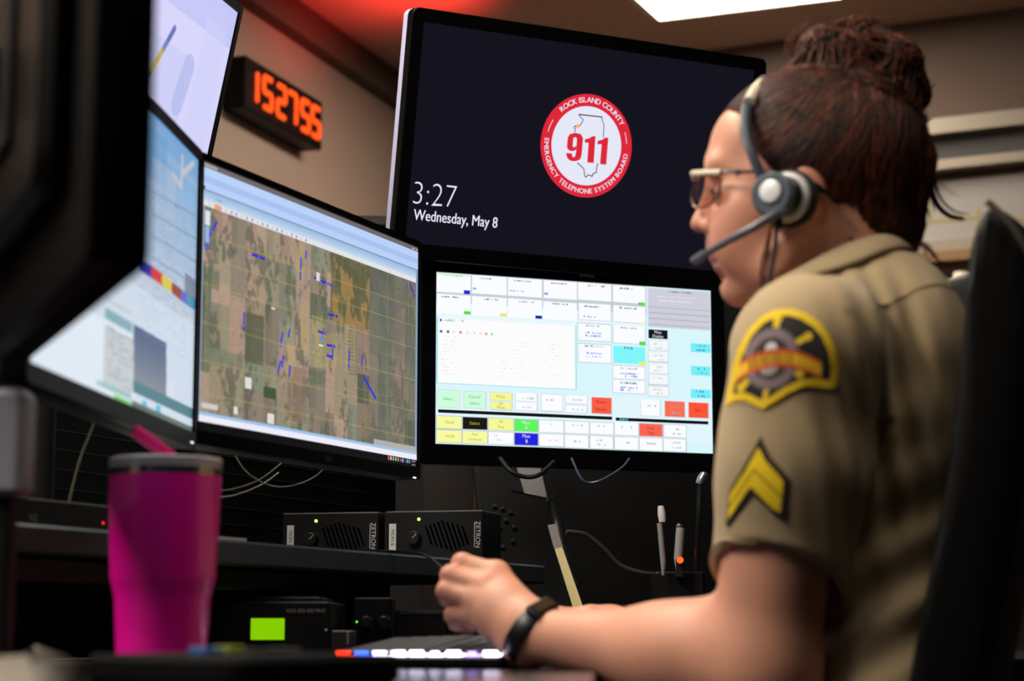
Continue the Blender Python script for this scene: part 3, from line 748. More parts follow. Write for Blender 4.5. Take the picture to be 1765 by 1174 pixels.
strip(mb, [q(*p) for p in ((455, 278), (690, 305))], 0.0018, 0.0013, 3)
strip(mb, [q(*p) for p in ((685, 305), (690, 340), (708, 385), (706, 420), (700, 510))], 0.0013, 0.0013, 3)
strip(mb, [q(*p) for p in ((440, 768), (475, 800), (505, 830), (508, 870), (515, 905), (528, 912), (545, 890), (570, 895), (588, 908), (595, 880), (630, 865), (632, 830), (645, 775))], 0.0015, 0.0013, 3)
sc = np.array(q(443, 398)); R5 = 0.0052
star = [(sc[0] + (R5 if k % 2 == 0 else R5 * .45) * math.sin(k * math.pi / 5 + .1), sc[1] + (R5 if k % 2 == 0 else R5 * .45) * math.cos(k * math.pi / 5 + .1), 0.0016) for k in range(10)]
mb.add(star + [(sc[0], sc[1], 0.0016)], [[k, (k + 1) % 10, 10] for k in range(10)], 4)
# 911, heavy condensed figures
def glyph(polys, mi=1):
    for p in polys: mb.add([(*q(*a), 0.0018) for a in p], [list(range(len(p)))], mi)
glyph([[(512, 530), (560, 518), (590, 498), (620, 497), (602, 770), (537, 764), (550, 565), (512, 563)], [(642, 546), (690, 533), (718, 513), (750, 516), (728, 787), (666, 780), (682, 580), (640, 580)]])
def ringseg(pts_out, pts_in):
    n = len(pts_out)
    for a in range(n - 1): glyph([[pts_out[a], pts_out[a + 1], pts_in[a + 1], pts_in[a]]])
ringseg([(332, 600), (340, 510), (362, 476), (415, 464), (470, 476), (494, 515), (484, 650), (478, 700), (462, 735), (420, 752), (370, 748), (335, 722), (322, 668)],
        [(390, 600), (395, 530), (402, 512), (415, 508), (428, 515), (432, 535), (424, 650), (418, 690), (410, 708), (400, 712), (388, 708), (383, 695), (384, 674)])
ringseg([(332, 600), (338, 628), (360, 646), (395, 650), (424, 636)], [(390, 600), (392, 604), (398, 610), (410, 608), (427, 596)])
# lettering around the rim
def arc_text(s, r, a0, a1, size, inside):
    n = len(s); w = []
    for chh in s:
        if chh == ' ': w.append(0.34); continue
        v, f = text_geo(chh, 1.0); xs_ = [p[0] for p in v]; w.append(max(xs_) - min(xs_) + 0.13)
    tot = sum(w); pos = 0
    for chh, ww in zip(s, w):
        a = a0 + (a1 - a0) * (pos + ww / 2) / tot; pos += ww
        if chh == ' ': continue
        rot = a - math.pi / 2 if not inside else a + math.pi / 2
        v, f = text_geo(chh, size); mx = (max(p[0] for p in v) + min(p[0] for p in v)) / 2
        ca, sa = math.cos(rot), math.sin(rot); c_ = (bc[0] + r * math.cos(a), bc[1] + r * math.sin(a))
        for dx, dz in ((-.00018, 0), (.00018, .00005)): mb.add([(c_[0] + (x - mx + dx) * ca - y * sa, c_[1] + (x - mx + dx) * sa + y * ca, 0.0016 + dz) for x, y, z in v], f, 2)
rm = (RO + RI) / 2
arc_text('ROCK ISLAND COUNTY', rm, math.radians(136), math.radians(33), 0.0122, False)
arc_text('EMERGENCY TELEPHONE SYSTEM BOARD', rm, math.radians(176), math.radians(356), 0.0112, True)
for a0, a1 in ((152, 168), (9, 23)):
    pts = [(bc[0] + rm * math.cos(math.radians(a0 + (a1 - a0) * k / 6)), bc[1] + rm * math.sin(math.radians(a0 + (a1 - a0) * k / 6))) for k in range(7)]
    strip(mb, pts, 0.0011, 0.0016, 2)
p1, p2 = bxy(713, 337), bxy(786, 341)
def fit_text(s, xa, ya, xb, yb, size, offset):
    a, b = np.array(bxy(xa, ya)), np.array(bxy(xb, yb)); v, f = text_geo(s, size, offset); x0 = min(p[0] for p in v); x1 = max(p[0] for p in v)
    k = np.linalg.norm(b - a) / (x1 - x0); m = (a + b) / 2; ang = math.atan2(b[1] - a[1], b[0] - a[0])
    
    for dx, dz in (((0, 0),) if offset < 0 else ((-.00022, 0), (.00022, .00005))): put_text(mb, s, size, (m[0] - (x0 + x1) / 2 * k + dx, m[1], 0.0014 + dz), 2, 0, sx=k, offset=min(offset, 0))
fit_text('3:27', 713, 333, 786, 343, 0.051, -0.0011)
fit_text('Wednesday, May 8', 713, 371, 857, 385, 0.0235, 0.0)
m_bg = emit('dark navy display', (21, 20, 30), 1.0, False)
scr911 = mb.build('screen', [m_bg, emit('badge red', (222, 40, 58), 1.0), emit('badge white', (232, 234, 250), 0.98), emit('badge ink', (25, 25, 35), 1.0, False), emit('badge star', (250, 180, 90), 1.0)], None, smooth=180)
t = monitor(B_C, B_Y, B_T, BW, BH, 'big upper monitor showing a round red and white badge', (0.020, 0.022, 0.021, 0.024), None, pole=DESK, arm=0.50, side=mat('silver edge with lilac reflection', (176, 180, 214), 0.4), thick=0.05, rad=0.012)  # the nearby screen's lilac reflection is painted into the side colour
scr911.parent = t

# --- the left-hand screen
def paint_left():
    W, H = 330, 180
    c = Canvas(W, H, [(67, -7), (340, 277), (330, 747), (45, 624)], (208, 220, 236))
    for j in range(60): c.raw(0, H * j / 100, W, H * (j + 1) / 100 + 1, np.array((120, 168, 214)) * (1 - j / 60) + np.array((196, 208, 224)) * j / 60)
    c.rect(262, 240, 340, 330, (150, 184, 216), 0.7); c.rect(225, 180, 285, 330, (110, 160, 208), 0.7); c.rect(262, 268, 300, 420, (178, 192, 212), 0.5)
    for a, b, w in (((313, 272), (311, 322), 7), ((332, 282), (312, 300), 6), ((296, 300), (311, 322), 5)): c.line(a[0], a[1], b[0], b[1], (196, 200, 206), w * .7)
    r = np.random.RandomState(2)
    def rows(x0, x1, y0, n_, dy, q, a_, sd):
        rr = np.random.RandomState(sd)
        for k in range(n_):
            u0, v0 = c.uv(x0, y0 + k * dy); u1 = c.uv(x1, y0 + k * dy + (x1 - x0) * .62)[0]; u = u0
            while u < u1:
                w = 3 + rr.rand() * 9
                if rr.rand() < .6: c.raw(u, v0, u + w, v0 + 1, q, a_ * (.5 + rr.rand() * .5))
                u += w + 2
    rows(262, 333, 318, 22, 9, (120, 140, 165), .5, 3)
    for k in range(4): c.line(262, 330 + k * 38, 336, 372 + k * 40, (90, 110, 140), 1.0, alpha=.5)
    c.rect(300, 356, 306, 360, (200, 90, 80)); c.rect(318, 470, 334, 535, (110, 122, 140), 0.8)
    n = [(243, 458), (262, 470), (280, 483), (297, 497), (313, 510), (333, 524)]
    for (a, b), q in zip(zip(n[:-1], n[1:]), ((30, 30, 160), (214, 40, 50), (222, 200, 60), (150, 60, 50), (90, 100, 210))): c.line(a[0], a[1], b[0], b[1], q, 7)
    c.line(322, 516, 333, 525, (60, 150, 170), 6)
    c.rect(40, 470, 229, 720, (226, 236, 246)); c.rect(40, 600, 300, 660, (222, 232, 244), 0.4)
    c.rect(183, 512, 227, 545, (196, 204, 206)); c.rect(180, 548, 227, 556, (110, 160, 170), 0.8); c.rect(180, 558, 226, 690, (198, 204, 208)); c.rect(184, 540, 194, 546, (90, 190, 150))
    rows(186, 224, 560, 13, 8.5, (110, 126, 140), .55, 4)
    for j in range(12):
        q = np.array((70, 90, 130)) * (1 - j / 12) + np.array((140, 146, 152)) * j / 12; c.rect(229, 582 + j * 8.5, 286, 592 + j * 8.5, q)
    rows(236, 333, 470, 12, 9, (160, 178, 205), .5, 5)
    c.rect(226, 690, 333, 752, (86, 104, 96)); c.rect(60, 640, 226, 720, (184, 200, 206), 0.6); c.rect(228, 676, 333, 706, (70, 124, 134)); c.rect(196, 680, 225, 704, (120, 206, 110)); c.rect(165, 664, 226, 680, (130, 190, 190), .7)
    c.rect(245, 688, 252, 702, (70, 190, 210)); c.rect(268, 698, 276, 712, (70, 190, 210))
    c.a *= 0.97
    return c
monitor((-0.36308, 1.83889, 1.13404), 1.50116, 0, .57, .299, 'monitor with white windows between the black near screen and the map', (0.010, 0.007, 0.012, 0.017), paint_left().mesh('screen', .57, .299, 0.0006), screen_mat=M_scr,
        led=(0.270, -0.161), pole=SHELF_TOP, arm=0.13)

# --- the upper left screen
def paint_upper():
    W, H = 200, 112
    u0, yw = 1.33, 0.2
    c = Canvas(W, H, [(0, 0), (W, 0), (W, H), (0, H)], (214, 212, 250))
    c.raw(0, 0, W, H * .16, (196, 198, 246)); c.raw(W * .55, H * .3, W * .8, H * .75, (200, 202, 244), 0.6); c.raw(W * .84, H * .1, W * .97, H * .95, (206, 208, 250), .5)
    for k, q in enumerate(((70, 90, 160), (90, 110, 170), (190, 170, 60), (210, 190, 70), (110, 120, 150), (200, 180, 60), (90, 110, 190), (200, 190, 80))):
        c.rline((W * (.56 + .018 * (7 - k)), H * (.24 + k * .055)), (W * (.56 + .018 * (6.2 - k)), H * (.24 + (k + .8) * .055)), q, 3.2, alpha=.8)
    c.rline((W * .80, H * .34), (W * .78, H * .50), (180, 186, 236), 12, alpha=.8); c.raw(W * .92, H * .63, W * .95, H * .67, (60, 30, 90)); c.raw(W * .91, H * .67, W * .945, H * .72, (220, 70, 190))
    c.raw(W * .67, H * .64, W * .70, H * .69, (70, 200, 90)); c.raw(W * .62, H * .68, W * .645, H * .73, (90, 200, 110)); c.raw(W * .70, H * .76, W * .76, H * .82, (110, 200, 230)); c.raw(W * .55, H * .52, W * .565, H * .62, (40, 40, 90))
    return c
UW, UH, UY, UT = .597, .336, 1.34, 0.2
tr = at(409, 22, 2.75); ur = np.array([math.cos(UY), math.sin(UY), 0]); un = np.array([math.sin(UY), -math.cos(UY), 0]); uu = np.array([0, 0, 1]) * math.cos(UT) + un * math.sin(UT)
monitor(tuple(tr - ur * UW / 2 - uu * UH / 2), UY, UT, UW, UH, 'upper monitor with a pale lilac screen beside the red clock', (0.014, 0.011, 0.012, 0.018), paint_upper().mesh('screen', UW, UH, 0.0006), screen_mat=M_scr, pole=SHELF_TOP, arm=0.05, thick=0.04)

# --- the near screen seen from behind, on a grey column
f1, f2 = np.array([-0.243, 1.10]), np.array([-0.410, 1.505])      # its lower back edge: near and far end
fd = (f1 - f2) / np.linalg.norm(f1 - f2)                          # x axis of the screen seen from its front side
fyaw = math.atan2(fd[1], fd[0]) + math.pi                         # front looks to the operator, back to the camera
FWD = np.linalg.norm(f1 - f2) - 0.03; FH = 0.285
fm = (f1 + f2) / 2; fn = np.array([math.sin(fyaw), -math.cos(fyaw)])
fc = fm + fn * 0.036
c = Canvas(60, 40, [(0, 0), (60, 0), (60, 40), (0, 40)], (150, 165, 215))
for k in range(10): c.raw(4 + k % 3 * 18, 4 + k * 3, 18 + k % 3 * 18, 6 + k * 3, (80, 90, 160))
monitor((fc[0], fc[1], 0.995 + FH / 2), fyaw, 0, FWD, FH, 'near black monitor seen from behind at the left edge', (0.014, 0.014, 0.014, 0.014), c.mesh('screen', FWD, FH, 0.0006), screen_mat=M_scr, thick=0.040, arm=0.03, body=mat('near black frame', (4, 4, 6), 0.7, spec=0.03), side=mat('black ribbed shell', (6, 6, 9), 0.45, spec=0.12), rad=0.008)
p = at(12, 857, 1.50)
t = thing('monitor_column', 'pale grey column at the left edge below the black near monitor', 'column', Matrix.Translation((p[0] - 0.012, 1.50, 0)))
mb = MB(); mb.box((0, 0, (0.955 + p[2]) / 2), (0.056, 0.045, 0.955 - p[2]), ch=0.008); mb.build('sleeve', mat('grey column', (134, 132, 146), 0.5), t)
mb = MB(); mb.box((0, 0, (DESK + p[2]) / 2), (0.036, 0.03, p[2] - DESK), ch=0.005); mb.lathe([(0.08, DESK), (0.08, DESK + .012), (.03, DESK + .016)]); mb.build('pole', M_dark, t)
mb = MB(); mb.tube([(-0.01, 0, 0.94), (-0.045, -.02, 0.99), (-0.045, -0.06, 1.10), (0.02, -0.14, 1.14)], 0.012, sides=10); mb.build('arm', M_dark, t)

# ---------------------------------------------------------------- equipment on the shelf and the desk
def speaker_unit(px, Y, yaw, label, name):
    w, h, dp = 0.150, 0.072, 0.10
    p = at(px, 920, Y)
    t = thing('desk_speaker', label, 'speaker', yawframe((p[0], Y, SHELF_TOP + h / 2), yaw), 'black desk speakers on the shelf')
    mb = MB(); mb.box((0, 0, -dp / 2), (w, h, dp), ch=0.003); mb.build('case', mat('black speaker case', (8, 8, 9), 0.5, spec=0.3, bump=0.1, bscale=1500), t)
    mb = MB(); mb.box((0, h / 2 - 0.0008, -dp / 2 + 0.0003), (w - 0.006, 0.0016, dp - 0.002), ch=0.0004); mb.build('top_edge', mat('pale edge', (92, 90, 90), 0.35), t)  # paler strip along the top edge
    mb = MB()
    for k in range(9):                                # slanted grille slots
        x = -0.008 + k * 0.0068; hh = 0.022 - abs(k - 4) * 0.0022
        mb.add([(x - hh * .35, hh, .0006), (x - hh * .35 + .003, hh, .0006), (x + hh * .35 + .003, -hh, .0006), (x + hh * .35, -hh, .0006)], [[0, 3, 2, 1]], 0)
    mb.build('grille', mat('speaker slot', (1, 1, 1), 0.9, spec=0.0), t)
    mb = MB(); mb.lathe([(0.0105, 0), (0.0095, 0.010), (0.0085, 0.011), (0, 0.011)], c=(-0.028, -0.003, 0)); mb.box((-0.0255, -0.0005, 0.0113), (0.008, 0.0011, 0.0006), 1, R=Matrix.Rotation(0.8, 3, 'Z')); mb.build('knob', [M_black, M_pale], t)
    mb = MB(); mb.lathe([(0.0024, 0), (0.0024, 0.001), (0, 0.0022)], c=(-0.022, 0.024, 0), sides=14); mb.build('indicator', emit('green indicator', (170, 255, 80), 2.2), t)
    mb = MB(); mb.box((-0.0615, -0.002, 0.0005), (0.0105, 0.040, 0.001)); put_text(mb, name, 0.0074, (-0.0615, -0.002, 0.0012), 1, rot=-math.pi / 2); mb.build('name_label', [mat('white tape', (205, 205, 200), 0.6), mat('label ink', (20, 20, 22), 0.6)], t)
    mb = MB(); put_text(mb, 'ZETRON', 0.0098, (0.0665, 0.001, 0.0006), 0, rot=-math.pi / 2); mb.box((0.0615, 0.001, 0.0004), (0.0008, 0.036, 0.0004)); mb.build('logo', mat('silver lettering', (210, 210, 210), 0.4), t)
speaker_unit(569, 2.93, -0.25, 'black desk speaker with the tape label MON A', 'MON A')
speaker_unit(747, 2.885, -0.25, 'black desk speaker with the tape label MON B', 'MON B')

def box_at(x0, y0, x1, y1, Y):
    a, b = at(x0, y0, Y), at(x1, y1, Y); return (a[0] + b[0]) / 2, (a[2] + b[2]) / 2, b[0] - a[0], a[2] - b[2]
# receiver with the green display
X, Z, w, h = box_at(300, 1040, 568, 1163, 2.30); Z0 = DESK; Zt = at(400, 1028, 2.3)[2]; h = Zt - Z0
t = thing('radio_receiver', 'black radio receiver with a lit green display beside the tumbler', 'radio', frame((X, 2.30, Z0), (1, 0, 0), (0, 0, 1)))
mb = MB(); mb.box((0, h * .46, -0.10), (w, h * .92, 0.20), ch=0.003); mb.build('case', mat('grey black radio case', (17, 17, 18), 0.5, spec=.3), t)
mb = MB(); mb.box((-0.006, h * .95, -0.11), (w - 0.014, h * .10, 0.16), ch=0.003); mb.build('lid', mat('grey black radio lid', (21, 22, 24), 0.5, spec=.3), t)
def rel(px, py, Y=2.30): q_ = at(px, py, Y); return q_[0] - X, q_[2] - Z0
a = rel(433, 1066); b = rel(490, 1103)
mb = MB(); mb.box(((a[0] + b[0]) / 2, (a[1] + b[1]) / 2, 0.0015), (b[0] - a[0], a[1] - b[1], 0.003), ch=0.0008); mb.build('display', emit('green display', (134, 205, 4), 1.0), t)
a = rel(527, 1053); mb = MB(); put_text(mb, 'ADC 425-450 MHZ', 0.0055, (a[0], a[1], 0.0006)); mb.build('lettering', M_pale, t)
a = rel(420, 1057); mb = MB(); mb.box((a[0], a[1], 0.0005), (0.16, 0.0008, 0.001)); mb.build('red_stripe', mat('dull red line', (60, 22, 16), 0.5), t)
mb = MB()
for k in range(7):
    a = rel(520 + k * 6, 1075 + 12); mb.box((a[0], a[1], 0.0003), (0.0011, 0.014, 0.0008), R=Matrix.Rotation(-.35, 3, 'Z'))
mb.build('vents', M_dark, t)
a = rel(562, 1086); mb = MB(); mb.lathe([(0.0016, 0), (0.0016, .001), (0, .0016)], c=(a[0], a[1], 0), sides=10); mb.build('indicator', mat('unlit white lamp', (200, 190, 180), 0.4), t)
# control head beside it
X, Z, w, h = box_at(612, 1032, 672, 1150, 2.42); h = at(640, 1030, 2.42)[2] - DESK
t = thing('control_head', 'small black control box with two knobs beside the receiver', 'control box', frame((X, 2.42, DESK), (1, 0, 0), (0, 0, 1)))
mb = MB(); mb.box((0, h / 2, -0.04), (w + .003, h, 0.08), ch=0.003); mb.build('case', mat('control head case', (11, 11, 12), 0.5, spec=.25), t)
for dx in (-0.007, 0.014):
    mb = MB(); mb.lathe([(0.0085, 0), (0.008, 0.012), (0.006, 0.014), (0, 0.014)], c=(dx, h - 0.030, 0)); mb.box((dx + .007, h - .030, .006), (0.0012, 0.012, 0.010), 1); mb.build('knob', [M_black, mat('knob glint', (90, 90, 92), 0.3)], t)
a = at(615, 1072, 2.42); mb = MB(); mb.lathe([(0.0013, 0), (0.0013, .001), (0, .0018)], c=(a[0] - X, a[2] - DESK, 0), sides=10); mb.build('indicator', emit('green dot', (90, 255, 40), 1.5), t)
X, Z, w, h = box_at(571, 1088, 609, 1150, 2.25); h = at(590, 1087, 2.25)[2] - DESK
t = thing('card_reader', 'small grey box between the receiver and the keyboard', 'box', frame((X, 2.25, DESK), (1, 0, 0), (0, 0, 1)))
mb = MB(); mb.box((0, h / 2, -0.02), (w, h, 0.04), ch=0.002); mb.build('case', mat('mid grey plastic', (44, 43, 45), 0.5), t)
mb = MB(); mb.box((0.006, h - 0.008, 0.0006), (0.0016, 0.014, 0.001)); mb.build('slot', M_pale, t)
# cabinet further back under the shelf
X, Z, w, h = box_at(680, 1055, 772, 1150, 2.62); h = at(700, 1052, 2.62)[2] - DESK
t = thing('computer_case', 'low black computer case under the right end of the shelf', 'computer', frame((X, 2.62, DESK), (1, 0, 0), (0, 0, 1)))
mb = MB(); mb.box((0, h / 2, -0.12), (w, h, 0.24), ch=0.004); mb.build('case', M_black, t)
mb = MB(); mb.box((0, h - 0.004, 0.001), (w - .012, 0.002, 0.002)); mb.build('trim_line', mat('dim grey line', (60, 60, 62), 0.4), t)
# soundbar on the left part of the shelf
def on_line(px, back):
    """s along the shelf where the line `back` behind its edge crosses pixel column px"""
    k = (px - CX) / F_PX * 0.99; P = P0 - n_s * back
    return (k * P[1] - P[0]) / (d_s[0] - k * d_s[1])
s0, s1 = on_line(-40, 0.07), on_line(196, 0.07); sm = (s0 + s1) / 2; L = abs(s1 - s0)
sp = shelf_pt(sm, 0.07)
t = thing('sound_bar', 'long low black soundbar with a red light left of the tumbler', 'soundbar', frame((sp[0], sp[1], SHELF_TOP), (d_s[0], d_s[1], 0), (0, 0, 1)))
mb = MB(); mb.box((0, 0.016, -0.03), (L, 0.032, 0.06), ch=0.003); mb.build('case', mat('soundbar cloth', (15, 15, 16), 0.7, bump=.3, bscale=1500), t)
sv = on_line(50, 0.07) - sm; mb = MB(); put_text(mb, 'VIZ', 0.0095, (sv, 0.012, 0.0008)); mb.build('logo', M_pale, t)
sv = on_line(172, 0.07) - sm; mb = MB(); mb.lathe([(0.0014, 0), (0.0014, .001), (0, .0018)], c=(sv, 0.013, 0), sides=10); mb.build('indicator', emit('red dot', (255, 40, 30), 1.6), t)
# paper on the shelf beside the tumbler
a = at(388, 936, 2.26)
t = thing('paper_sheet', 'white folded paper on the shelf edge right of the tumbler', 'paper', frame((a[0], a[1], SHELF_TOP + 0.0015), (d_s[0], d_s[1], 0), (-n_s[0], -n_s[1], 0)))
mb = MB(); mb.prism([(-0.10, 0.005), (0.055, 0.004), (0.075, 0.03), (0.07, 0.09), (-0.10, 0.11)], 0, 0.0045); mb.build('sheet', M_white, t)

# tumbler and its straw
p = at(277, 1150, 1.76); TX, TY = p[0], 1.76
t = thing('tumbler', 'hot pink insulated steel tumbler with a clear lid', 'tumbler', Matrix.Translation((TX, TY, DESK)))
zt = at(284, 822, TY)[2] - DESK; zs = at(284, 1000, TY)[2] - DESK; zs2 = at(284, 1030, TY)[2] - DESK; zl = at(284, 792, TY)[2] - DESK
R1, R2, R3, R0 = 0.0494, 0.0462, 0.0420, 0.0385
mb = MB(); mb.lathe([(0.0, 0.0), (R0 - .004, 0), (R0, .004), (R3, zs2), (R3 + .001, zs2 + .004), (R2 - .001, zs - .002), (R2, zs + .002), (R1, zt), (R1 - .002, zt)], sides=64); mb.build('body', mat('pink powder coat', (250, 14, 168), 0.34, bump=0.06, bscale=1500, coat=0.25), t)
zm = zt + (zl - zt) * .45
mb = MB(); mb.lathe([(R1 - .0015, zt - .001), (R1 - .0004, zt), (R1 - .0002, zm), (R1 - .003, zm), (R1 - .0035, zt)], sides=64); mb.build('rim', mat('brushed steel', (150, 146, 140), 0.2, 0.9), t)
mb = MB(); mb.lathe([(R1 - .0045, zm - .001), (R1 + .0002, zm - .0005), (R1 + .0007, zl - .0015), (R1 - .001, zl + .0005), (R1 - .004, zl), (R1 - .006, zl - .005), (0.0, zl - .006)], sides=64); mb.build('lid', mat('pale clear lid', (176, 174, 178), 0.15, spec=0.9), t)
a, b = at(300, 792, TY + 0.008), at(231, 742, TY - 0.012); d_ = (b - a) / np.linalg.norm(b - a)
t = thing('drinking_straw', 'pink straw leaning left out of the tumbler', 'straw', Matrix.Translation(V(a)))
mb = MB(); mb.tube([(-.012, 0, -0.10), (-.004, 0, -.02), tuple(d_ * 0.004), tuple(b - a)], 0.0058, sides=18); mb.lathe([(0.0045, 0.0), (0.0045, 0.0005), (0, .0006)], c=tuple(b - a + d_ * .0004), R=Vector(d_).to_track_quat('Z', 'Y').to_matrix(), mi=1, sides=16); mb.build('tube', [mat('pink plastic', (238, 24, 132), 0.3), mat('straw hollow', (120, 8, 60), 0.6)], t)

# keyboard with lit keys; its short end faces the camera
ka, kb = at(574, 1122, 1.915), at(862, 1133, 1.885)
kd = (kb - ka)[:2]; KW = float(np.linalg.norm(kd)); kd = kd / KW; kn = np.array([-kd[1], kd[0]])
kc = (ka + kb)[:2] / 2
t = thing('keyboard', 'black keyboard with glowing white keys under her left hand', 'keyboard', Matrix(((kd[0], kn[0], 0, kc[0]), (kd[1], kn[1], 0, kc[1]), (0, 0, 1, DESK + .001), (0, 0, 0, 1))) @ Matrix.Rotation(math.radians(3.2), 4, 'X'))
KL = 0.245
mb = MB(); mb.prism([(x, y + KL / 2) for x, y in rrect(KW + .004, KL, 0.006)], 0.0, 0.010, ch=0.002); mb.build('case', M_black, t)
mk_dark = mat('dark keycap', (30, 30, 32), 0.5)
mk = [emit('key glow white', (232, 224, 255), 7.0), emit('key glow blue', (70, 110, 255), 4.5), emit('key glow lilac', (180, 150, 255), 4.0), emit('key glow red', (255, 50, 24), 5.0)]
glow = (3, 1, 0, 0, 0, 0, 0, 2, 0)
for y_, h_ in ((0.02, 0.001), (KL - .02, 0.0125)):
    mb = MB(); mb.box((0, y_, -h_ / 2), (KW * .9, 0.012, h_)); mb.build('foot', M_dark, t)
for col in range(9):
    x = -KW / 2 + 0.0095 + col * (KW - .019) / 8
    for row in range(11):
        mb = MB(); y = 0.013 + row * 0.0215; zt_ = 0.0165 - .0006 * abs(col - 4)
        mb.prism([(x + a_[0], y + a_[1]) for a_ in rrect(0.0158, 0.0190, 0.002)], 0.0118, zt_, ch=0.001)
        if row == 0: mb.box((x, y - 0.0098, 0.0130), (0.0135 if col not in (5, 7) else .008, 0.0010, 0.0046 if col not in (5, 7) else .003), 1)
        mb.box((x, y, 0.0108), (0.0140, 0.0175, 0.0016), 1)
        mb.build('key', [mk_dark, mk[glow[col]]], t)

# low key pad in front of the tumbler
a = at(215, 1117, 1.30); b = at(512, 1122, 1.42)
t = thing('dispatch_keypad', 'low black key pad with a blue and a yellow key at front', 'keypad', frame(((a[0] + b[0]) / 2, 1.36, DESK), ((b - a)[0], (b - a)[1], 0), (-(b - a)[1], (b - a)[0], 0)))
L = math.hypot((b - a)[0], (b - a)[1]); hz = a[2] - DESK
mb = MB(); mb.prism([(x, y - 0.03) for x, y in rrect(L, 0.16, 0.02)], 0, hz - 0.004, ch=0.004); mb.build('case', mat('keypad case', (6, 6, 6), 0.75, spec=0.1), t)
for k, (px, q, hh) in enumerate(((350, (24, 110, 190), .003), (388, (170, 182, 50), .0035), (432, (48, 48, 44), .002), (465, (60, 58, 54), .002), (492, (84, 80, 74), .0022))):
    x = (px - 215) / (512 - 215) * L - L / 2
    mb = MB(); mb.box((x, 0.0, hz - 0.004 + hh / 2), (0.0145 if k else 0.018, 0.016, hh + .002), ch=0.001); mb.build('key', mat('pad key %d' % k, q, 0.5), t)
# papers at the near left corner
a = at(0, 1136, 1.02); z_ = a[2]
t = thing('notebook', 'beige notebook with a dark spine lying at the near corner', 'notebook', Matrix.Translation((0, 0, DESK)))
def on_desk(px, py, z):
    x = (px - CX) / F_PX; u = (CY - py) / F_PX; k = (z - ZC) / (SP + u * CP); return (x * k, (CP - u * SP) * k)
zz = 0.020
ptsn = [on_desk(-60, 1137, DESK + zz), on_desk(46, 1128, DESK + zz), on_desk(96, 1180, DESK + zz), on_desk(40, 1215, DESK + zz), on_desk(-90, 1215, DESK + zz)]
mb = MB(); mb.prism(ptsn[::-1], 0, zz, ch=0.0); mb.build('pages', mat('beige card', (112, 104, 93), 0.8), t)
pts2 = [on_desk(47, 1127, DESK + zz + .001), on_desk(58, 1122, DESK + zz + .001), on_desk(118, 1185, DESK + zz + .001), on_desk(98, 1183, DESK + zz + .001)]
mb = MB(); mb.prism(pts2[::-1], 0.0, zz + .003); mb.build('spine', M_dark, t)
mb = MB(); pts3 = [on_desk(59, 1121, DESK + zz + .001), on_desk(64, 1120, DESK + zz + .001), on_desk(108, 1172, DESK + zz + .001), on_desk(98, 1172, DESK + zz + .001)]
mb.prism(pts3[::-1], 0.0, zz + .004); mb.build('cover_edge', mat('beige cover', (118, 108, 94), 0.8), t)

# ---------------------------------------------------------------- things under the touch screen
# telephone console: sloped panel with a paper label, handset and cord
Yp = 3.22
t = thing('telephone', 'black upright telephone with a paper label under the touch screen', 'telephone', Matrix.Translation((0, 0, 0)))
def quad_slab(mb, pts, th, mi=0):
    """a slab whose front face has these four corners"""
    p = [Vector(V(q_)) for q_ in pts]; n = (p[1] - p[0]).cross(p[3] - p[0]).normalized()
    if n.y < 0: n = -n
    b_ = [q_ + n * th for q_ in p]
    mb.add([tuple(q_) for q_ in p + b_], [[0, 1, 2, 3], [7, 6, 5, 4], [0, 4, 5, 1], [1, 5, 6, 2], [2, 6, 7, 3], [3, 7, 4, 0]], mi)
mb = MB(); quad_slab(mb, [at(815, 796, Yp + .10), at(940, 796, Yp + .10), at(1000, 1000, Yp), at(838, 1000, Yp)], 0.05)
quad_slab(mb, [at(838, 1000, Yp), at(1000, 1000, Yp), at(1005, 1120, Yp - .03), at(838, 1120, Yp - .03)], 0.06)
mb.build('body', mat('telephone body', (6, 6, 6), 0.6, spec=.15), t)
mb = MB(); quad_slab(mb, [at(886, 790, Yp + .094), at(928, 790, Yp + .094), at(943, 858, Yp + .066), at(904, 850, Yp + .07)], 0.002); quad_slab(mb, [at(880, 828, Yp + .079), at(907, 828, Yp + .079), at(910, 851, Yp + .070), at(882, 845, Yp + .072)], 0.001, 1); mb.build('paper_label', [mat('grey white label', (170, 168, 168), 0.7), M_dark], t)
rk = random.Random(8)
for px, py in ((852, 872), (858, 884), (866, 876), (872, 896), (880, 882), (886, 908), (862, 908), (866, 942), (884, 932), (845, 890)):
    f_ = (py - 796) / 204.0; Yk = Yp + .10 * (1 - f_) - .005; q_ = at(px, py, Yk); mb = MB(); mb.box(tuple(q_), (0.0065, 0.004, 0.0045), ch=0.001); mb.build('key', mat('phone key', (86, 84, 84), 0.4), t)
mb = MB(); mb.tube([at(948, 858, 3.20), at(956, 880, 3.18), at(964, 930, 3.16), at(976, 985, 3.14), at(985, 1010, 3.14)], [0.006, 0.010, 0.0085, 0.009, 0.012], sides=14); mb.build('handset', mat('handset plastic', (40, 42, 46), 0.3), t)
mb = MB(); mb.lathe([(0.004, 0), (0.0045, .003), (0, .005)], c=tuple(at(945, 860, 3.185)), R=Matrix.Rotation(math.pi / 2, 3, 'X'), sides=14); mb.build('hook', mat('pale metal hook', (170, 165, 160), 0.3, .8), t)
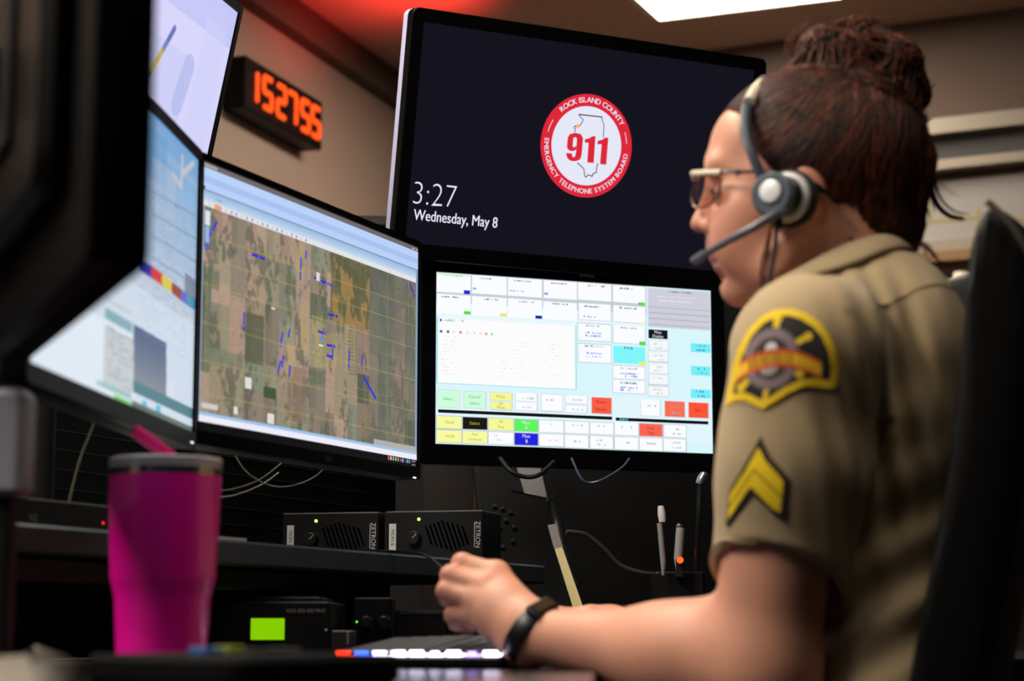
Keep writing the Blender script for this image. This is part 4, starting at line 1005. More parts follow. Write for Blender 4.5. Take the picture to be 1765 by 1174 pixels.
# tan stick with dark sleeve
t = thing('flat_stick', 'tan flat stick with a dark sleeve standing behind her hands', 'stick', Matrix.Translation(V(at(978, 1000, 2.66))))
o_ = at(978, 1000, 2.66)
def slab_rel(pts, th, name, m, par):
    mb = MB(); quad_slab(mb, [np.array(q_) - o_ for q_ in pts], th); return mb.build(name, m, par)
slab_rel([at(956, 946, 2.70), at(969, 943, 2.70), at(1016, 1078, 2.62), at(998, 1080, 2.62)], 0.004, 'blade', mat('tan wood', (150, 136, 84), 0.6), t)
slab_rel([at(944, 905, 2.725), at(957, 903, 2.725), at(970, 943, 2.70), at(955, 946, 2.70)], 0.008, 'sleeve', mat('dark grey sleeve', (66, 62, 60), 0.6), t)
mb = MB(); q_ = (at(1007, 1078, 2.62)); mb.box((q_[0] - o_[0], q_[1] - o_[1] + .01, (DESK + q_[2]) / 2 - o_[2]), (0.03, 0.03, q_[2] - DESK + .01), ch=0.004); mb.build('holder', M_dark, t)
# curled telephone cord
def cable(name, label, pts, r, m=M_cable, cat='cable', group=None):
    pts = [V(q_) for q_ in pts]; out = []
    n = len(pts)
    for i in range(n - 1):
        p0, p1, p2, p3 = pts[max(i - 1, 0)], pts[i], pts[i + 1], pts[min(i + 2, n - 1)]
        for k in range(8):
            t_ = k / 8; out.append(0.5 * ((2 * p1) + (p2 - p0) * t_ + (2 * p0 - 5 * p1 + 4 * p2 - p3) * t_ ** 2 + (3 * p1 - p0 - 3 * p2 + p3) * t_ ** 3))
    out.append(pts[-1]); mb = MB(); mb.tube(out, r, sides=8)
    o = mb.build(name, m); return tag(o, label, cat, group)
cable('curled_cable', 'grey brown cord arching down to the right of the telephone', [at(976, 917, 3.13), at(1010, 922, 3.15), at(1040, 945, 3.16), at(1070, 975, 3.17), at(1110, 988, 3.18), at(1135, 990, 3.2)], 0.0035, mat('brown grey cord', (70, 60, 60), 0.5))
cable('video_cable', 'thick black cable looping below the left part of the touch screen', [at(862, 790, 3.02), at(880, 812, 3.0), at(905, 822, 3.0), at(930, 818, 3.0), at(955, 796, 3.03)], 0.0036, mat('dull black cable', (9, 9, 9), .5, spec=.2))
cable('power_cable', 'thin blue-grey cable looping below the middle of the touch screen', [at(985, 790, 3.03), at(1000, 822, 3.0), at(1015, 832, 3.0), at(1040, 826, 3.0), at(1072, 806, 3.02), at(1085, 790, 3.03)], 0.0014, mat('bluish cable', (64, 64, 104), 0.3))
cable('data_cable', 'thin grey cable sagging to the right below the map screen', [at(400, 775, 2.45), at(420, 808, 2.45), at(445, 828, 2.46), at(475, 839, 2.48), at(510, 836, 2.52), at(545, 820, 2.58), at(566, 798, 2.62)], 0.0009, mat('grey cable', (92, 90, 88), 0.35))
cable('data_cable', 'pale cable running right from behind the tumbler, upper of two', [at(330, 838, 2.35), at(378, 846, 2.38), at(420, 838, 2.44), at(455, 822, 2.50), at(500, 786, 2.60)], 0.0009, mat('grey cable', (92, 90, 88), 0.35))
cable('data_cable', 'pale cable running right from behind the tumbler, lower of two', [at(320, 858, 2.35), at(378, 857, 2.38), at(410, 852, 2.42), at(450, 836, 2.48), at(480, 815, 2.54)], 0.0010, mat('pale cable', (130, 128, 124), 0.35))
cable('data_cable', 'dim cable hanging in front of the slats left of the tumbler', [at(172, 706, 2.2), at(158, 740, 2.22), at(140, 785, 2.24), at(126, 835, 2.25), at(115, 885, 2.26)], 0.0016, mat('olive cable', (84, 78, 66), 0.5))
cable('mouse_cable', 'thin black cable from the shelf edge curving down to her fingers', [at(655, 950, 2.62), at(690, 951, 2.58), at(728, 956, 2.40), at(752, 970, 2.20), at(768, 992, 2.06), at(772, 1030, 2.02), at(790, 1085, 2.0)], 0.0017)
# charger dock on the right with plugs and an orange light
X, Z, w, h = box_at(1128, 975, 1216, 1100, 2.95); Zt = at(1170, 985, 2.95)[2]
t = thing('charger_dock', 'black charger dock with an orange light beside her sleeve', 'charger', frame((X, 2.95, DESK), (1, 0, 0), (0, 0, 1)))
mb = MB(); mb.box((0, (Zt - DESK) / 2, -0.04), (w, Zt - DESK, 0.09), ch=0.005); mb.build('case', mat('charger case', (11, 11, 11), 0.5, spec=.2), t)
def rd(px, py): q_ = at(px, py, 2.95); return q_[0] - X, q_[2] - DESK
a = rd(1169, 967); mb = MB(); mb.lathe([(0.0048, -0.004), (0.0048, 0.003), (0.0038, .0045), (0, .005)], c=(a[0], a[1], 0.034), sides=18); mb.build('indicator', emit('orange light', (255, 92, 34), 1.7), t)
a = rd(1169, 967); mb = MB(); mb.box((a[0], (a[1] + Zt - DESK) / 2 - .004, 0.024), (0.011, abs(a[1] - Zt + DESK) + .012, 0.012), ch=.002); mb.box((a[0], Zt - DESK - .006, .008), (.011, .008, .03)); mb.build('light_stalk', M_dark, t)
a = rd(1211, 1058); mb = MB(); mb.lathe([(0.003, 0), (0.003, 0.002), (0, .003)], c=(a[0] - .004, a[1], 0.006), sides=14); mb.build('button_light', emit('green light', (60, 220, 20), 1.2), t)
for nm, lb, pts, r, q in (('connector_plug', 'slim grey plug with a white head left of the orange light', ((1139, 872, 1142, 900), (1137, 902, 1143, 968)), (0.0062, 0.0042), ((206, 198, 196), (132, 130, 128))),
                          ('connector_plug', 'wide grey plug standing right above the orange light', ((1172, 903, 1170, 912), (1173, 910, 1169, 962)), (0.0052, 0.0066), ((60, 58, 58), (140, 138, 136)))):
    t = thing(nm, lb, 'plug', Matrix.Translation(V(at(pts[1][2], 985, 2.94))), 'plugs in the charger dock'); o_ = at(pts[1][2], 985, 2.94)
    x0, y0, x1, y1 = pts[0]; mb = MB(); mb.tube([at(x0, y0, 2.93) - o_, at((x0 + x1) / 2, (y0 + y1) / 2, 2.93) - o_, at(x1, y1, 2.93) - o_], [r[0] * .7, r[0], r[0] * .8], sides=14); mb.build('head', mat('plug head %d' % q[0][0], q[0], 0.4), t)
    x0, y0, x1, y1 = pts[1]; mb = MB(); mb.tube([at(x0, y0, 2.93) - o_, at(x1, y1, 2.93) - o_, at(x1, y1 + 24, 2.93) - o_], [r[1], r[1], r[1] * .5], sides=14); mb.build('shaft', mat('plug shaft %d' % q[1][0], q[1], 0.45), t)
cable('antenna_lead', 'black lead ending in a silver tip beside her sleeve', [at(1207, 826, 2.9), at(1206, 850, 2.9), at(1204, 900, 2.9), at(1200, 985, 2.93)], 0.004, M_cable)
mb = MB(); q_ = at(1210, 826, 2.9); mb.lathe([(0.0, -0.012), (0.006, -0.009), (0.0075, 0), (0.006, 0.009), (0, 0.012)], c=tuple(q_), R=Matrix.Rotation(.5, 3, 'Y'), sides=18)
tag(mb.build('antenna_tip', mat('pale steel tip', (150, 160, 172), 0.25, .9)), 'small bright steel bulb at the top of the black lead', 'antenna')

# ---------------------------------------------------------------- the dispatcher
HY = 1.86                                          # her midplane (she faces left in the photo)
def A(px, py, Y=HY): return at(px, py, Y)
M_skin = None
def skin_material():
    m = bpy.data.materials.new('skin'); m.use_nodes = True; nt = m.node_tree; b = nt.nodes['Principled BSDF']
    a = nt.nodes.new('ShaderNodeAttribute'); a.attribute_name = 'tint'
    tc = nt.nodes.new('ShaderNodeTexCoord'); n = nt.nodes.new('ShaderNodeTexNoise'); n.inputs['Scale'].default_value = 60; n.inputs['Detail'].default_value = 6
    r = nt.nodes.new('ShaderNodeMapRange'); r.inputs[3].default_value = 0.93; r.inputs[4].default_value = 1.06
    mx = nt.nodes.new('ShaderNodeMixRGB'); mx.blend_type = 'MULTIPLY'; mx.inputs[0].default_value = 1
    nt.links.new(tc.outputs['Object'], n.inputs['Vector']); nt.links.new(n.outputs['Fac'], r.inputs[0]); nt.links.new(a.outputs['Color'], mx.inputs[1]); nt.links.new(r.outputs[0], mx.inputs[2]); nt.links.new(mx.outputs[0], b.inputs['Base Color'])
    n2 = nt.nodes.new('ShaderNodeTexNoise'); n2.inputs['Scale'].default_value = 900; bp = nt.nodes.new('ShaderNodeBump'); bp.inputs['Strength'].default_value = 0.06; bp.inputs['Distance'].default_value = 0.001
    nt.links.new(tc.outputs['Object'], n2.inputs['Vector']); nt.links.new(n2.outputs['Fac'], bp.inputs['Height']); nt.links.new(bp.outputs[0], b.inputs['Normal'])
    b.inputs['Roughness'].default_value = 0.48; b.inputs['Specular IOR Level'].default_value = 0.35
    b.inputs['Subsurface Weight'].default_value = 0.12; b.inputs['Subsurface Radius'].default_value = (0.010, 0.004, 0.002); b.inputs['Subsurface Scale'].default_value = 0.5
    return m
M_skin = skin_material()
DY = np.array([0, 1.0, 0])
def head_shapes(G, g=0.0):
    """the skull and face; shared with the hair, which grows it"""
    G.ell(A(1412, 266), (0.0960, 0.0745, 0.0745), 0.02, grow=g)         # cranium
    G.ell(A(1480, 285), (0.056, 0.062, 0.064), 0.02, grow=g)            # back of the head
HANDS = {}
def build_body():
    G = Field((-0.085, 1.60, 0.66), (0.44, 2.18, 1.33), 0.0025)
    head_shapes(G)
    G.ell(A(1298, 345), (0.040, 0.060, 0.070), 0.03)                    # face block
    G.ell(A(1304, 425), (0.040, 0.048, 0.050), 0.03)                    # lower face
    G.ell(A(1268, 254), (0.019, 0.050, 0.032), 0.02)                   # forehead
    for s in (-1, 1):
        G.cone(A(1281, 496, HY + s * .010), A(1338, 462, HY + s * .047), 0.0135, 0.014, 0.018)
        G.cone(A(1335, 462, HY + s * .047), A(1385, 400, HY + s * .058), 0.014, 0.016, 0.02)
        G.ell(A(1278, 372, HY + s * .036), (0.024, 0.022, 0.024), 0.018)  # cheekbone
        G.ell(A(1284, 418, HY + s * .036), (0.026, 0.018, 0.028), 0.02)
    G.ell(A(1271, 500), (0.0125, 0.018, 0.0125), 0.012)                 # chin
    G.cone(A(1237, 284, HY - .028), A(1237, 284, HY + .028), 0.0105, 0.0105, 0.012)   # brow
    G.cone(A(1234, 312), A(1213, 372), 0.0065, 0.0085, 0.010)           # nose
    G.ell(A(1207, 386), (0.0092, 0.0090, 0.0082), 0.006)
    for s in (-1, 1):
        G.ell(A(1221, 390, HY + s * .0105), (0.0085, 0.0055, 0.0068), 0.004)
        G.ell(A(1236, 338, HY + s * .033), (0.015, 0.015, 0.0125), 0.008, 'sub')
        G.ell(A(1211, 399, HY + s * .006), (0.0032, 0.0028, 0.003), 0.002, 'sub')
        G.ell(A(1256, 337, HY + s * .033), (0.0140, 0.0165, 0.0135), 0.004)    # eyelids over the ball
    G.ell(A(1247, 424), (0.013, 0.020, 0.014), 0.012)                   # above the lip
    G.ell(A(1246, 443), (0.0085, 0.019, 0.0062), 0.004)                 # lips
    G.ell(A(1249, 459), (0.0082, 0.017, 0.0062), 0.004)
    G.cone(A(1235, 451, HY - .020), A(1235, 451, HY + .020), 0.0013, 0.0017, 0.002, 'sub')
    G.ell(A(1248, 478), (0.0055, 0.016, 0.0055), 0.006, 'sub')
    # ears
    for s in (-1, 1):
        G.ell(A(1392, 338, HY + s * .072), (0.0165, 0.0085, 0.0300), 0.006)
        G.ell(A(1386, 338, HY + s * .082), (0.0085, 0.006, 0.018), 0.004, 'sub')
        G.ell(A(1384, 366, HY + s * .073), (0.009, 0.006, 0.010), 0.005)
    # neck
    G.chain([A(1425, 370), A(1440, 470), A(1462, 580)], [0.056, 0.054, 0.062], 0.03)
    for s in (-1, 1): G.cone(A(1432, 400, HY + s * .042), A(1385, 545, HY + s * .016), 0.013, 0.010, 0.016)
    # trunk (under the shirt)
    G.ell(A(1500, 760), (0.078, 0.135, 0.165), 0.03)
    G.cone(A(1420, 600, HY - .135), A(1440, 600, HY + .135), 0.045, 0.045, 0.03)
    G.ell(A(1510, 1040), (0.07, 0.12, 0.14), 0.03)
    # left arm
    S_, E_, W_ = A(1392, 610, 1.705), A(1312, 1150, 1.755), A(912, 1094, 1.905)
    B_ = A(1352, 870, 1.725)
    G.chain([S_, B_, E_], [0.050, 0.0490, 0.0455], 0.012)
    Fm = A(1150, 1130, 1.815)
    G.chain([E_, Fm, W_], [0.0480, 0.0425, 0.0230], 0.03)
    G.ell(A(1240, 1120, 1.785), (0.055, 0.040, 0.040), 0.03)
    G.cone(W_ + DY * .008, A(900, 1083, 1.918), 0.0235, 0.0245, 0.01)
    G.cone(W_ + np.array([0, 0, -.008]), W_ + np.array([0, 0, .010]), 0.0235, 0.0235, 0.012)
    hand(G, W_, [(856, 990, 1.950), (837, 1012, 1.940), (823, 1036, 1.935), (818, 1060, 1.937)],
         [(796, 971, 1.962), (777, 992, 1.952), (769, 1019, 1.948), (781, 1060, 1.950)],
         [(792, 985, 1.992), (776, 1008, 1.984), (771, 1032, 1.978), (785, 1073, 1.974)],
         [(815, 1000, 2.002), (800, 1022, 1.998), (796, 1044, 1.990), (806, 1082, 1.984)],
         [(880, 1058, 1.965), (850, 1020, 1.995), (822, 1008, 2.012), (800, 1010, 2.015)])
    # right arm, mostly hidden behind the left
    S2, E2, W2 = A(1432, 612, 2.015), A(1325, 1128, 2.09), A(1092, 1098, 2.145)
    G.chain([S2, E2], [0.052, 0.045], 0.02); G.chain([E2, A(1210, 1115, 2.12), W2], [0.044, 0.038, 0.023], 0.02)
    hand(G, W2, [(1015, 1066, 2.125), (1018, 1066, 2.145), (1022, 1070, 2.165), (1030, 1076, 2.178)],
         [(962, 1062, 2.125), (958, 1063, 2.148), (963, 1068, 2.168), (978, 1076, 2.182)],
         [(938, 1076, 2.122), (932, 1078, 2.147), (938, 1082, 2.168), (955, 1086, 2.180)],
         [(928, 1092, 2.120), (922, 1094, 2.146), (928, 1096, 2.167), (946, 1097, 2.178)],
         [(1062, 1090, 2.120), (1025, 1092, 2.098), (990, 1094, 2.092), (962, 1096, 2.095)])
    me, co, q = G.mesh('person')
    tint = np.tile(lin(np.array((204, 146, 121))), (len(co), 1))
    def dab(p, r, c, k=1.0):
        d = np.linalg.norm((co - p) / np.array(r), axis=1); w = np.clip(1.4 - d, 0, 1)[:, None] * k
        tint[:] = tint * (1 - w) + lin(np.array(c)) * w
    for s in (-1, 1):
        dab(A(1275, 380, HY + s * .05), (.03, .03, .025), (216, 146, 120), .5); dab(A(1390, 335, HY + s * .078), (.02, .02, .03), (206, 128, 100), .7)
        dab(A(1236, 330, HY + s * .033), (.013, .018, .012), (176, 124, 104), .6)
    dab(A(1207, 390), (.012, .014, .012), (214, 140, 118), .6); dab(A(1235, 450), (.009, .022, .0105), (188, 104, 100), .9)
    for p in ((790, 972, 1.955), (772, 995, 1.945), (766, 1022, 1.94), (778, 1062, 1.945), (856, 988, 1.94), (837, 1012, 1.93)): dab(A(*p), (.014, .014, .012), (208, 136, 110), .5)
    at_ = me.attributes.new('tint', 'FLOAT_COLOR', 'POINT'); at_.data.foreach_set('color', np.concatenate([tint, np.ones((len(co), 1))], 1).astype(np.float32).ravel())
    me.materials.append(M_skin)
    return link('person', me)
def hand(G, W, mcp, pip, dip, tip, thumb):
    P = lambda L: [A(*p) for p in L]
    mcp, pip, dip, tip, th = P(mcp), P(pip), P(dip), P(tip), P(thumb)
    rr = [(0.0125, 0.0098, 0.0086, 0.0074), (0.0130, 0.0100, 0.0088, 0.0076), (0.0122, 0.0096, 0.0084, 0.0072), (0.0112, 0.0086, 0.0076, 0.0066)]
    W = np.asarray(W)
    for i in range(4):                                  # the palm: a fan of bones
        off = (mcp[i] - sum(mcp) / 4) * 0.42
        G.cone(W + off, mcp[i], 0.0175, rr[i][0], 0.012)
    mid = sum(mcp) / 4 * 0.55 + W * 0.45
    G.ell(mid, (0.026, 0.017, 0.024), 0.012)
    for i in range(4):
        G.cone(mcp[i], pip[i], rr[i][0] - .001, rr[i][1], 0.004)
        G.ell(pip[i], (rr[i][1] * 1.06,) * 3, 0.003)
        G.cone(pip[i], dip[i], rr[i][1] - .0006, rr[i][2], 0.0025)
        G.cone(dip[i], tip[i], rr[i][2], rr[i][3], 0.0025)
        G.ell(mcp[i], (rr[i][0] * 1.0,) * 3, 0.006)
    G.chain(th, [0.0150, 0.0125, 0.0100, 0.0082], 0.005)
person = build_body()
tag(person, 'woman in a tan uniform shirt working at the desk in a headset', 'person')

# eyes
for s in (-1, 1):
    mb = MB(); c_ = A(1250, 338, HY + s * .033)
    mb.lathe([(0, -.0118)] + [(0.0118 * math.cos(w), 0.0118 * math.sin(w)) for w in np.linspace(-1.4, 1.02, 14)], c=tuple(c_), R=Vector((-1, 0, 0)).to_track_quat('Z', 'Y').to_matrix(), sides=24)
    mb.lathe([(0.0118 * math.cos(w), 0.0118 * math.sin(w)) for w in np.linspace(1.02, 1.32, 4)], c=tuple(c_), R=Vector((-1, 0, 0)).to_track_quat('Z', 'Y').to_matrix(), sides=24, mi=1)
    mb.lathe([(0.0118 * math.cos(w), 0.0118 * math.sin(w)) for w in np.linspace(1.32, 1.57, 4)], c=tuple(c_), R=Vector((-1, 0, 0)).to_track_quat('Z', 'Y').to_matrix(), sides=24, mi=2)
    mb.build('eye', [mat('eye white', (222, 214, 208), 0.15), mat('brown iris', (84, 56, 36), 0.15), mat('pupil', (8, 8, 8), 0.1)], person)
    mb = MB()
    for k in range(26):                                 # brow and lashes
        f_ = k / 25; p_ = A(1226 + 40 * f_, 302 - 10 * math.sin(f_ * 2.6) + 4 * f_, HY + s * (.012 + .036 * f_)); 
        p_ = p_ + np.array([-.004 * (1 - f_), s * .006, 0]); mb.tube([tuple(p_), tuple(p_ + np.array([.006, s * .003, .002]))], [0.0011, 0.0003], sides=4)
    for k in range(14):
        f_ = k / 13; p_ = A(1238 + 6 * f_, 334, HY + s * (.020 + .026 * f_)) ; mb.tube([tuple(p_), tuple(p_ + np.array([-.005, s * .002, -.0005])), tuple(p_ + np.array([-.008, s * .003, .003]))], [0.0006, 0.0005, .0002], sides=4)
    mb.build('eyebrow', mat('brow hair', (50, 30, 22), 0.6), person)

# hair
def hair_material(name, c1, c2):
    m = bpy.data.materials.new(name); m.use_nodes = True; nt = m.node_tree; b = nt.nodes['Principled BSDF']
    tc = nt.nodes.new('ShaderNodeTexCoord'); n = nt.nodes.new('ShaderNodeTexNoise'); n.inputs['Scale'].default_value = 70; n.inputs['Detail'].default_value = 4
    r = nt.nodes.new('ShaderNodeValToRGB'); r.color_ramp.elements[0].color = rgba(c1); r.color_ramp.elements[1].color = rgba(c2); r.color_ramp.elements[0].position = .35; r.color_ramp.elements[1].position = .7
    nt.links.new(tc.outputs['Object'], n.inputs['Vector']); nt.links.new(n.outputs['Fac'], r.inputs[0]); nt.links.new(r.outputs[0], b.inputs['Base Color'])
    b.inputs['Roughness'].default_value = 0.5; b.inputs['Specular IOR Level'].default_value = 0.22
    return m
M_hair = hair_material('dark auburn hair', (27, 11, 8), (60, 26, 16)); M_hair2 = hair_material('auburn strand', (64, 28, 16), (106, 50, 29))
def build_hair():
    G = Field((0.18, 1.70, 1.06), (0.46, 2.02, 1.36), 0.003)
    head_shapes(G, 0.0065)
    G.ell(A(1438, 275), (0.084, 0.079, 0.078), 0.012); G.ell(A(1502, 330), (0.050, 0.060, 0.060), 0.015)
    G.ell(A(1390, 200), (0.050, 0.060, 0.034), 0.02)
    lo, hi = G.lo, G.lo + G.n * G.vox
    a_, b_ = A(1240, 212), A(1291, 304); d = b_ - a_; G.half(a_, (-d[2], 0, d[0]) if (-d[2]) > 0 else (d[2], 0, -d[0]), 0.006)
    a_, b_ = A(1288, 304), A(1425, 404); d = b_ - a_; n_ = np.array([-d[2], 0, d[0]]); n_ = n_ if n_[2] > 0 else -n_; 
    H = G.F.copy(); G.half(a_, n_, 0.006)
    # the nape hangs lower
    G.ell(A(1540, 402), (0.026, 0.046, 0.030), 0.012); G.ell(A(1500, 395), (0.040, 0.056, 0.026), 0.015)
    # bun: one big coil and curls around it
    for px, py, dy, r in ((1462, 118, 0, .043), (1425, 92, -.012, .026), (1478, 74, .006, .027), (1535, 112, -.010, .029), (1552, 160, .004, .027), (1500, 175, -.02, .034), (1408, 135, .0, .024), (1440, 165, -.018, .03), (1460, 90, .03, .028), (1510, 130, .03, .03), (1540, 195, -.005, .022)):
        G.ell(A(px, py, HY + .012 + dy), (r, r, r * .92), 0.010)
    me, co, q = G.mesh('hair')
    return me, co, q
hme, hco, hq = build_hair()
bvh_h = BVHTree.FromPolygons([Vector(v) for v in hco.tolist()], hq.tolist())
mb = MB(); rh = random.Random(11)
bun = A(1470, 165, HY + .008)
def on_hair(p, lift):
    loc, nor, i_, d_ = bvh_h.find_nearest(Vector(p)); c_ = Vector(A(1440, 300)); 
    if nor.dot(loc - c_) < 0: nor = -nor
    return loc + nor * lift
starts = []
for k in range(620):                                    # along the hairline, left side, front and right side
    f_ = rh.random(); px, py = 1244 + 50 * f_, 208 + 94 * f_; starts.append(A(px + 3, py, HY - .02 - .055 * f_ if rh.random() < .8 else HY + .02 + .05 * f_))
for k in range(330): starts.append(A(1244 + rh.random() * 16, 204 - 12 * rh.random(), HY + rh.uniform(-.05, .045)))
for k in range(420): starts.append(A(1250 + rh.random() * 60, 150 + 60 * rh.random(), HY + rh.uniform(-.075, .03)))
for k in range(480):
    f_ = rh.random(); starts.append(A(1293 + 150 * f_, 304 + 104 * f_, HY - .078 + .02 * f_ if rh.random() < .8 else HY + .07))
for k in range(300): starts.append(A(1460 + 110 * rh.random(), 400 + 34 * rh.random(), HY + rh.uniform(-.055, .05)))
for s_ in starts:
    n = 14; pts = []
    e_ = bun + np.array([rh.uniform(-.03, .03), rh.uniform(-.03, .03), rh.uniform(-.012, .012)])
    w1, w2 = rh.uniform(-.006, .006), rh.uniform(-.006, .006); lf = rh.uniform(.0002, .0018)
    for i in range(n):
        t_ = i / (n - 1); p_ = s_ * (1 - t_) + e_ * t_
        sy_ = -1.0 if s_[1] < HY else 1.0; ky = min(1.0, abs(s_[1] - HY) / .05); p_ = p_ + np.array([0, sy_ * .055 * ky, .04 * (1 - ky)]) * math.sin(math.pi * t_) + np.array([w1, w2 * .5, w2]) * math.sin(math.pi * t_)
        pts.append(on_hair(p_, lf))
    mb.tube(pts, [0.0003] + [rh.uniform(.0005, .0011)] * (n - 2) + [.0004], 1 if rh.random() < .34 else 0, sides=5, caps=False)
for k in range(420):                                    # curls round the bun
    c_ = A(*rh.choice(((1462, 118), (1440, 105), (1535, 125), (1500, 150), (1480, 90)))); ax = (Vector((rh.gauss(0, .45), 1.0, rh.gauss(0, .45))) if rh.random() < .6 else Vector((rh.gauss(0, 1), rh.gauss(0, .6), rh.gauss(0, 1)))).normalized(); u_ = ax.orthogonal().normalized(); v_ = ax.cross(u_)
    a0 = rh.uniform(0, 6.28); ln = rh.uniform(1.2, 2.6); pts = []
    for i in range(14):
        w = a0 + ln * i / 13; pts.append(on_hair(Vector(c_) + (u_ * math.cos(w) + v_ * math.sin(w)) * .055 + ax * rh.uniform(-.002, .002), rh.choice((.0005, .0015, .003)) + (.006 * abs(i - 6.5) / 6.5 if rh.random() < .02 else 0)))
    mb.tube(pts, [0.0003] + [rh.uniform(.0006, .0012)] * 12 + [.0003], 1 if rh.random() < .45 else 0, sides=5, caps=False)
def lock(pts, r, mi=1, n=1, spread=.0):
    for j in range(n):
        o_ = np.array([rh.gauss(0, spread), rh.gauss(0, spread), rh.gauss(0, spread)])
        P = [Vector(A(*p) + o_ * min(1, i_ * .6)) for i_, p in enumerate(pts)]; out = []
        for i in range(len(P) - 1):
            p0, p1, p2, p3 = P[max(i - 1, 0)], P[i], P[i + 1], P[min(i + 2, len(P) - 1)]
            for k in range(6):
                t_ = k / 6; out.append(0.5 * ((2 * p1) + (p2 - p0) * t_ + (2 * p0 - 5 * p1 + 4 * p2 - p3) * t_ ** 2 + (3 * p1 - p0 - 3 * p2 + p3) * t_ ** 3))
        out.append(P[-1]); m_ = len(out); mb.tube(out, [r * (1 - .85 * i / m_) for i in range(m_)], mi, sides=5, caps=False)
Yb = HY + .005
lock([(1560, 190, Yb), (1590, 250, Yb), (1600, 300, Yb), (1612, 345, Yb), (1635, 370, Yb), (1662, 377, Yb)], .0030, 0, 9, .0022)
lock([(1555, 200, Yb), (1592, 230, Yb), (1606, 270, Yb), (1598, 320, Yb), (1605, 360, Yb)], .0016, 1, 9, .004)
lock([(1570, 240, Yb), (1602, 300, Yb), (1622, 330, Yb), (1640, 340, Yb)], .0006, 1, 6, .005)
lock([(1560, 420, Yb - .03), (1590, 425, Yb - .04), (1600, 445, Yb - .045), (1590, 470, Yb - .05)], .0007, 1, 7, .005)
lock([(1575, 410, Yb - .03), (1605, 440, Yb - .03), (1620, 470, Yb - .03), (1622, 485, Yb - .03)], .0007, 1, 5, .004)
lock([(1462, 400, Yb - .062), (1470, 425, Yb - .068), (1462, 455, Yb - .072), (1448, 478, Yb - .080)], .0010, 1, 6, .003)
lock([(1330, 378, Yb - .080), (1326, 420, Yb - .075), (1318, 470, Yb - .066), (1322, 515, Yb - .062)], .0012, 1, 6, .003)
lock([(1400, 80, Yb), (1385, 55, Yb), (1400, 35, Yb), (1440, 28, Yb)], .0006, 1, 8, .006)
lock([(1385, 110, Yb), (1362, 95, Yb), (1362, 70, Yb), (1380, 50, Yb)], .0006, 1, 8, .006)
lock([(1480, 50, Yb), (1510, 42, Yb), (1545, 62, Yb)], .0006, 1, 6, .006)
bm = bmesh.new(); bm.from_mesh(hme)
hme.materials.append(M_hair); hme.materials.append(M_hair2)
vs = [bm.verts.new(p) for p in mb.v]
for f_, mi in zip(mb.f, mb.m):
    try:
        fc_ = bm.faces.new([vs[i] for i in f_]); fc_.material_index = mi; fc_.smooth = True
    except ValueError: pass
bm.to_mesh(hme); bm.free()
hair = link('hair', hme, person)

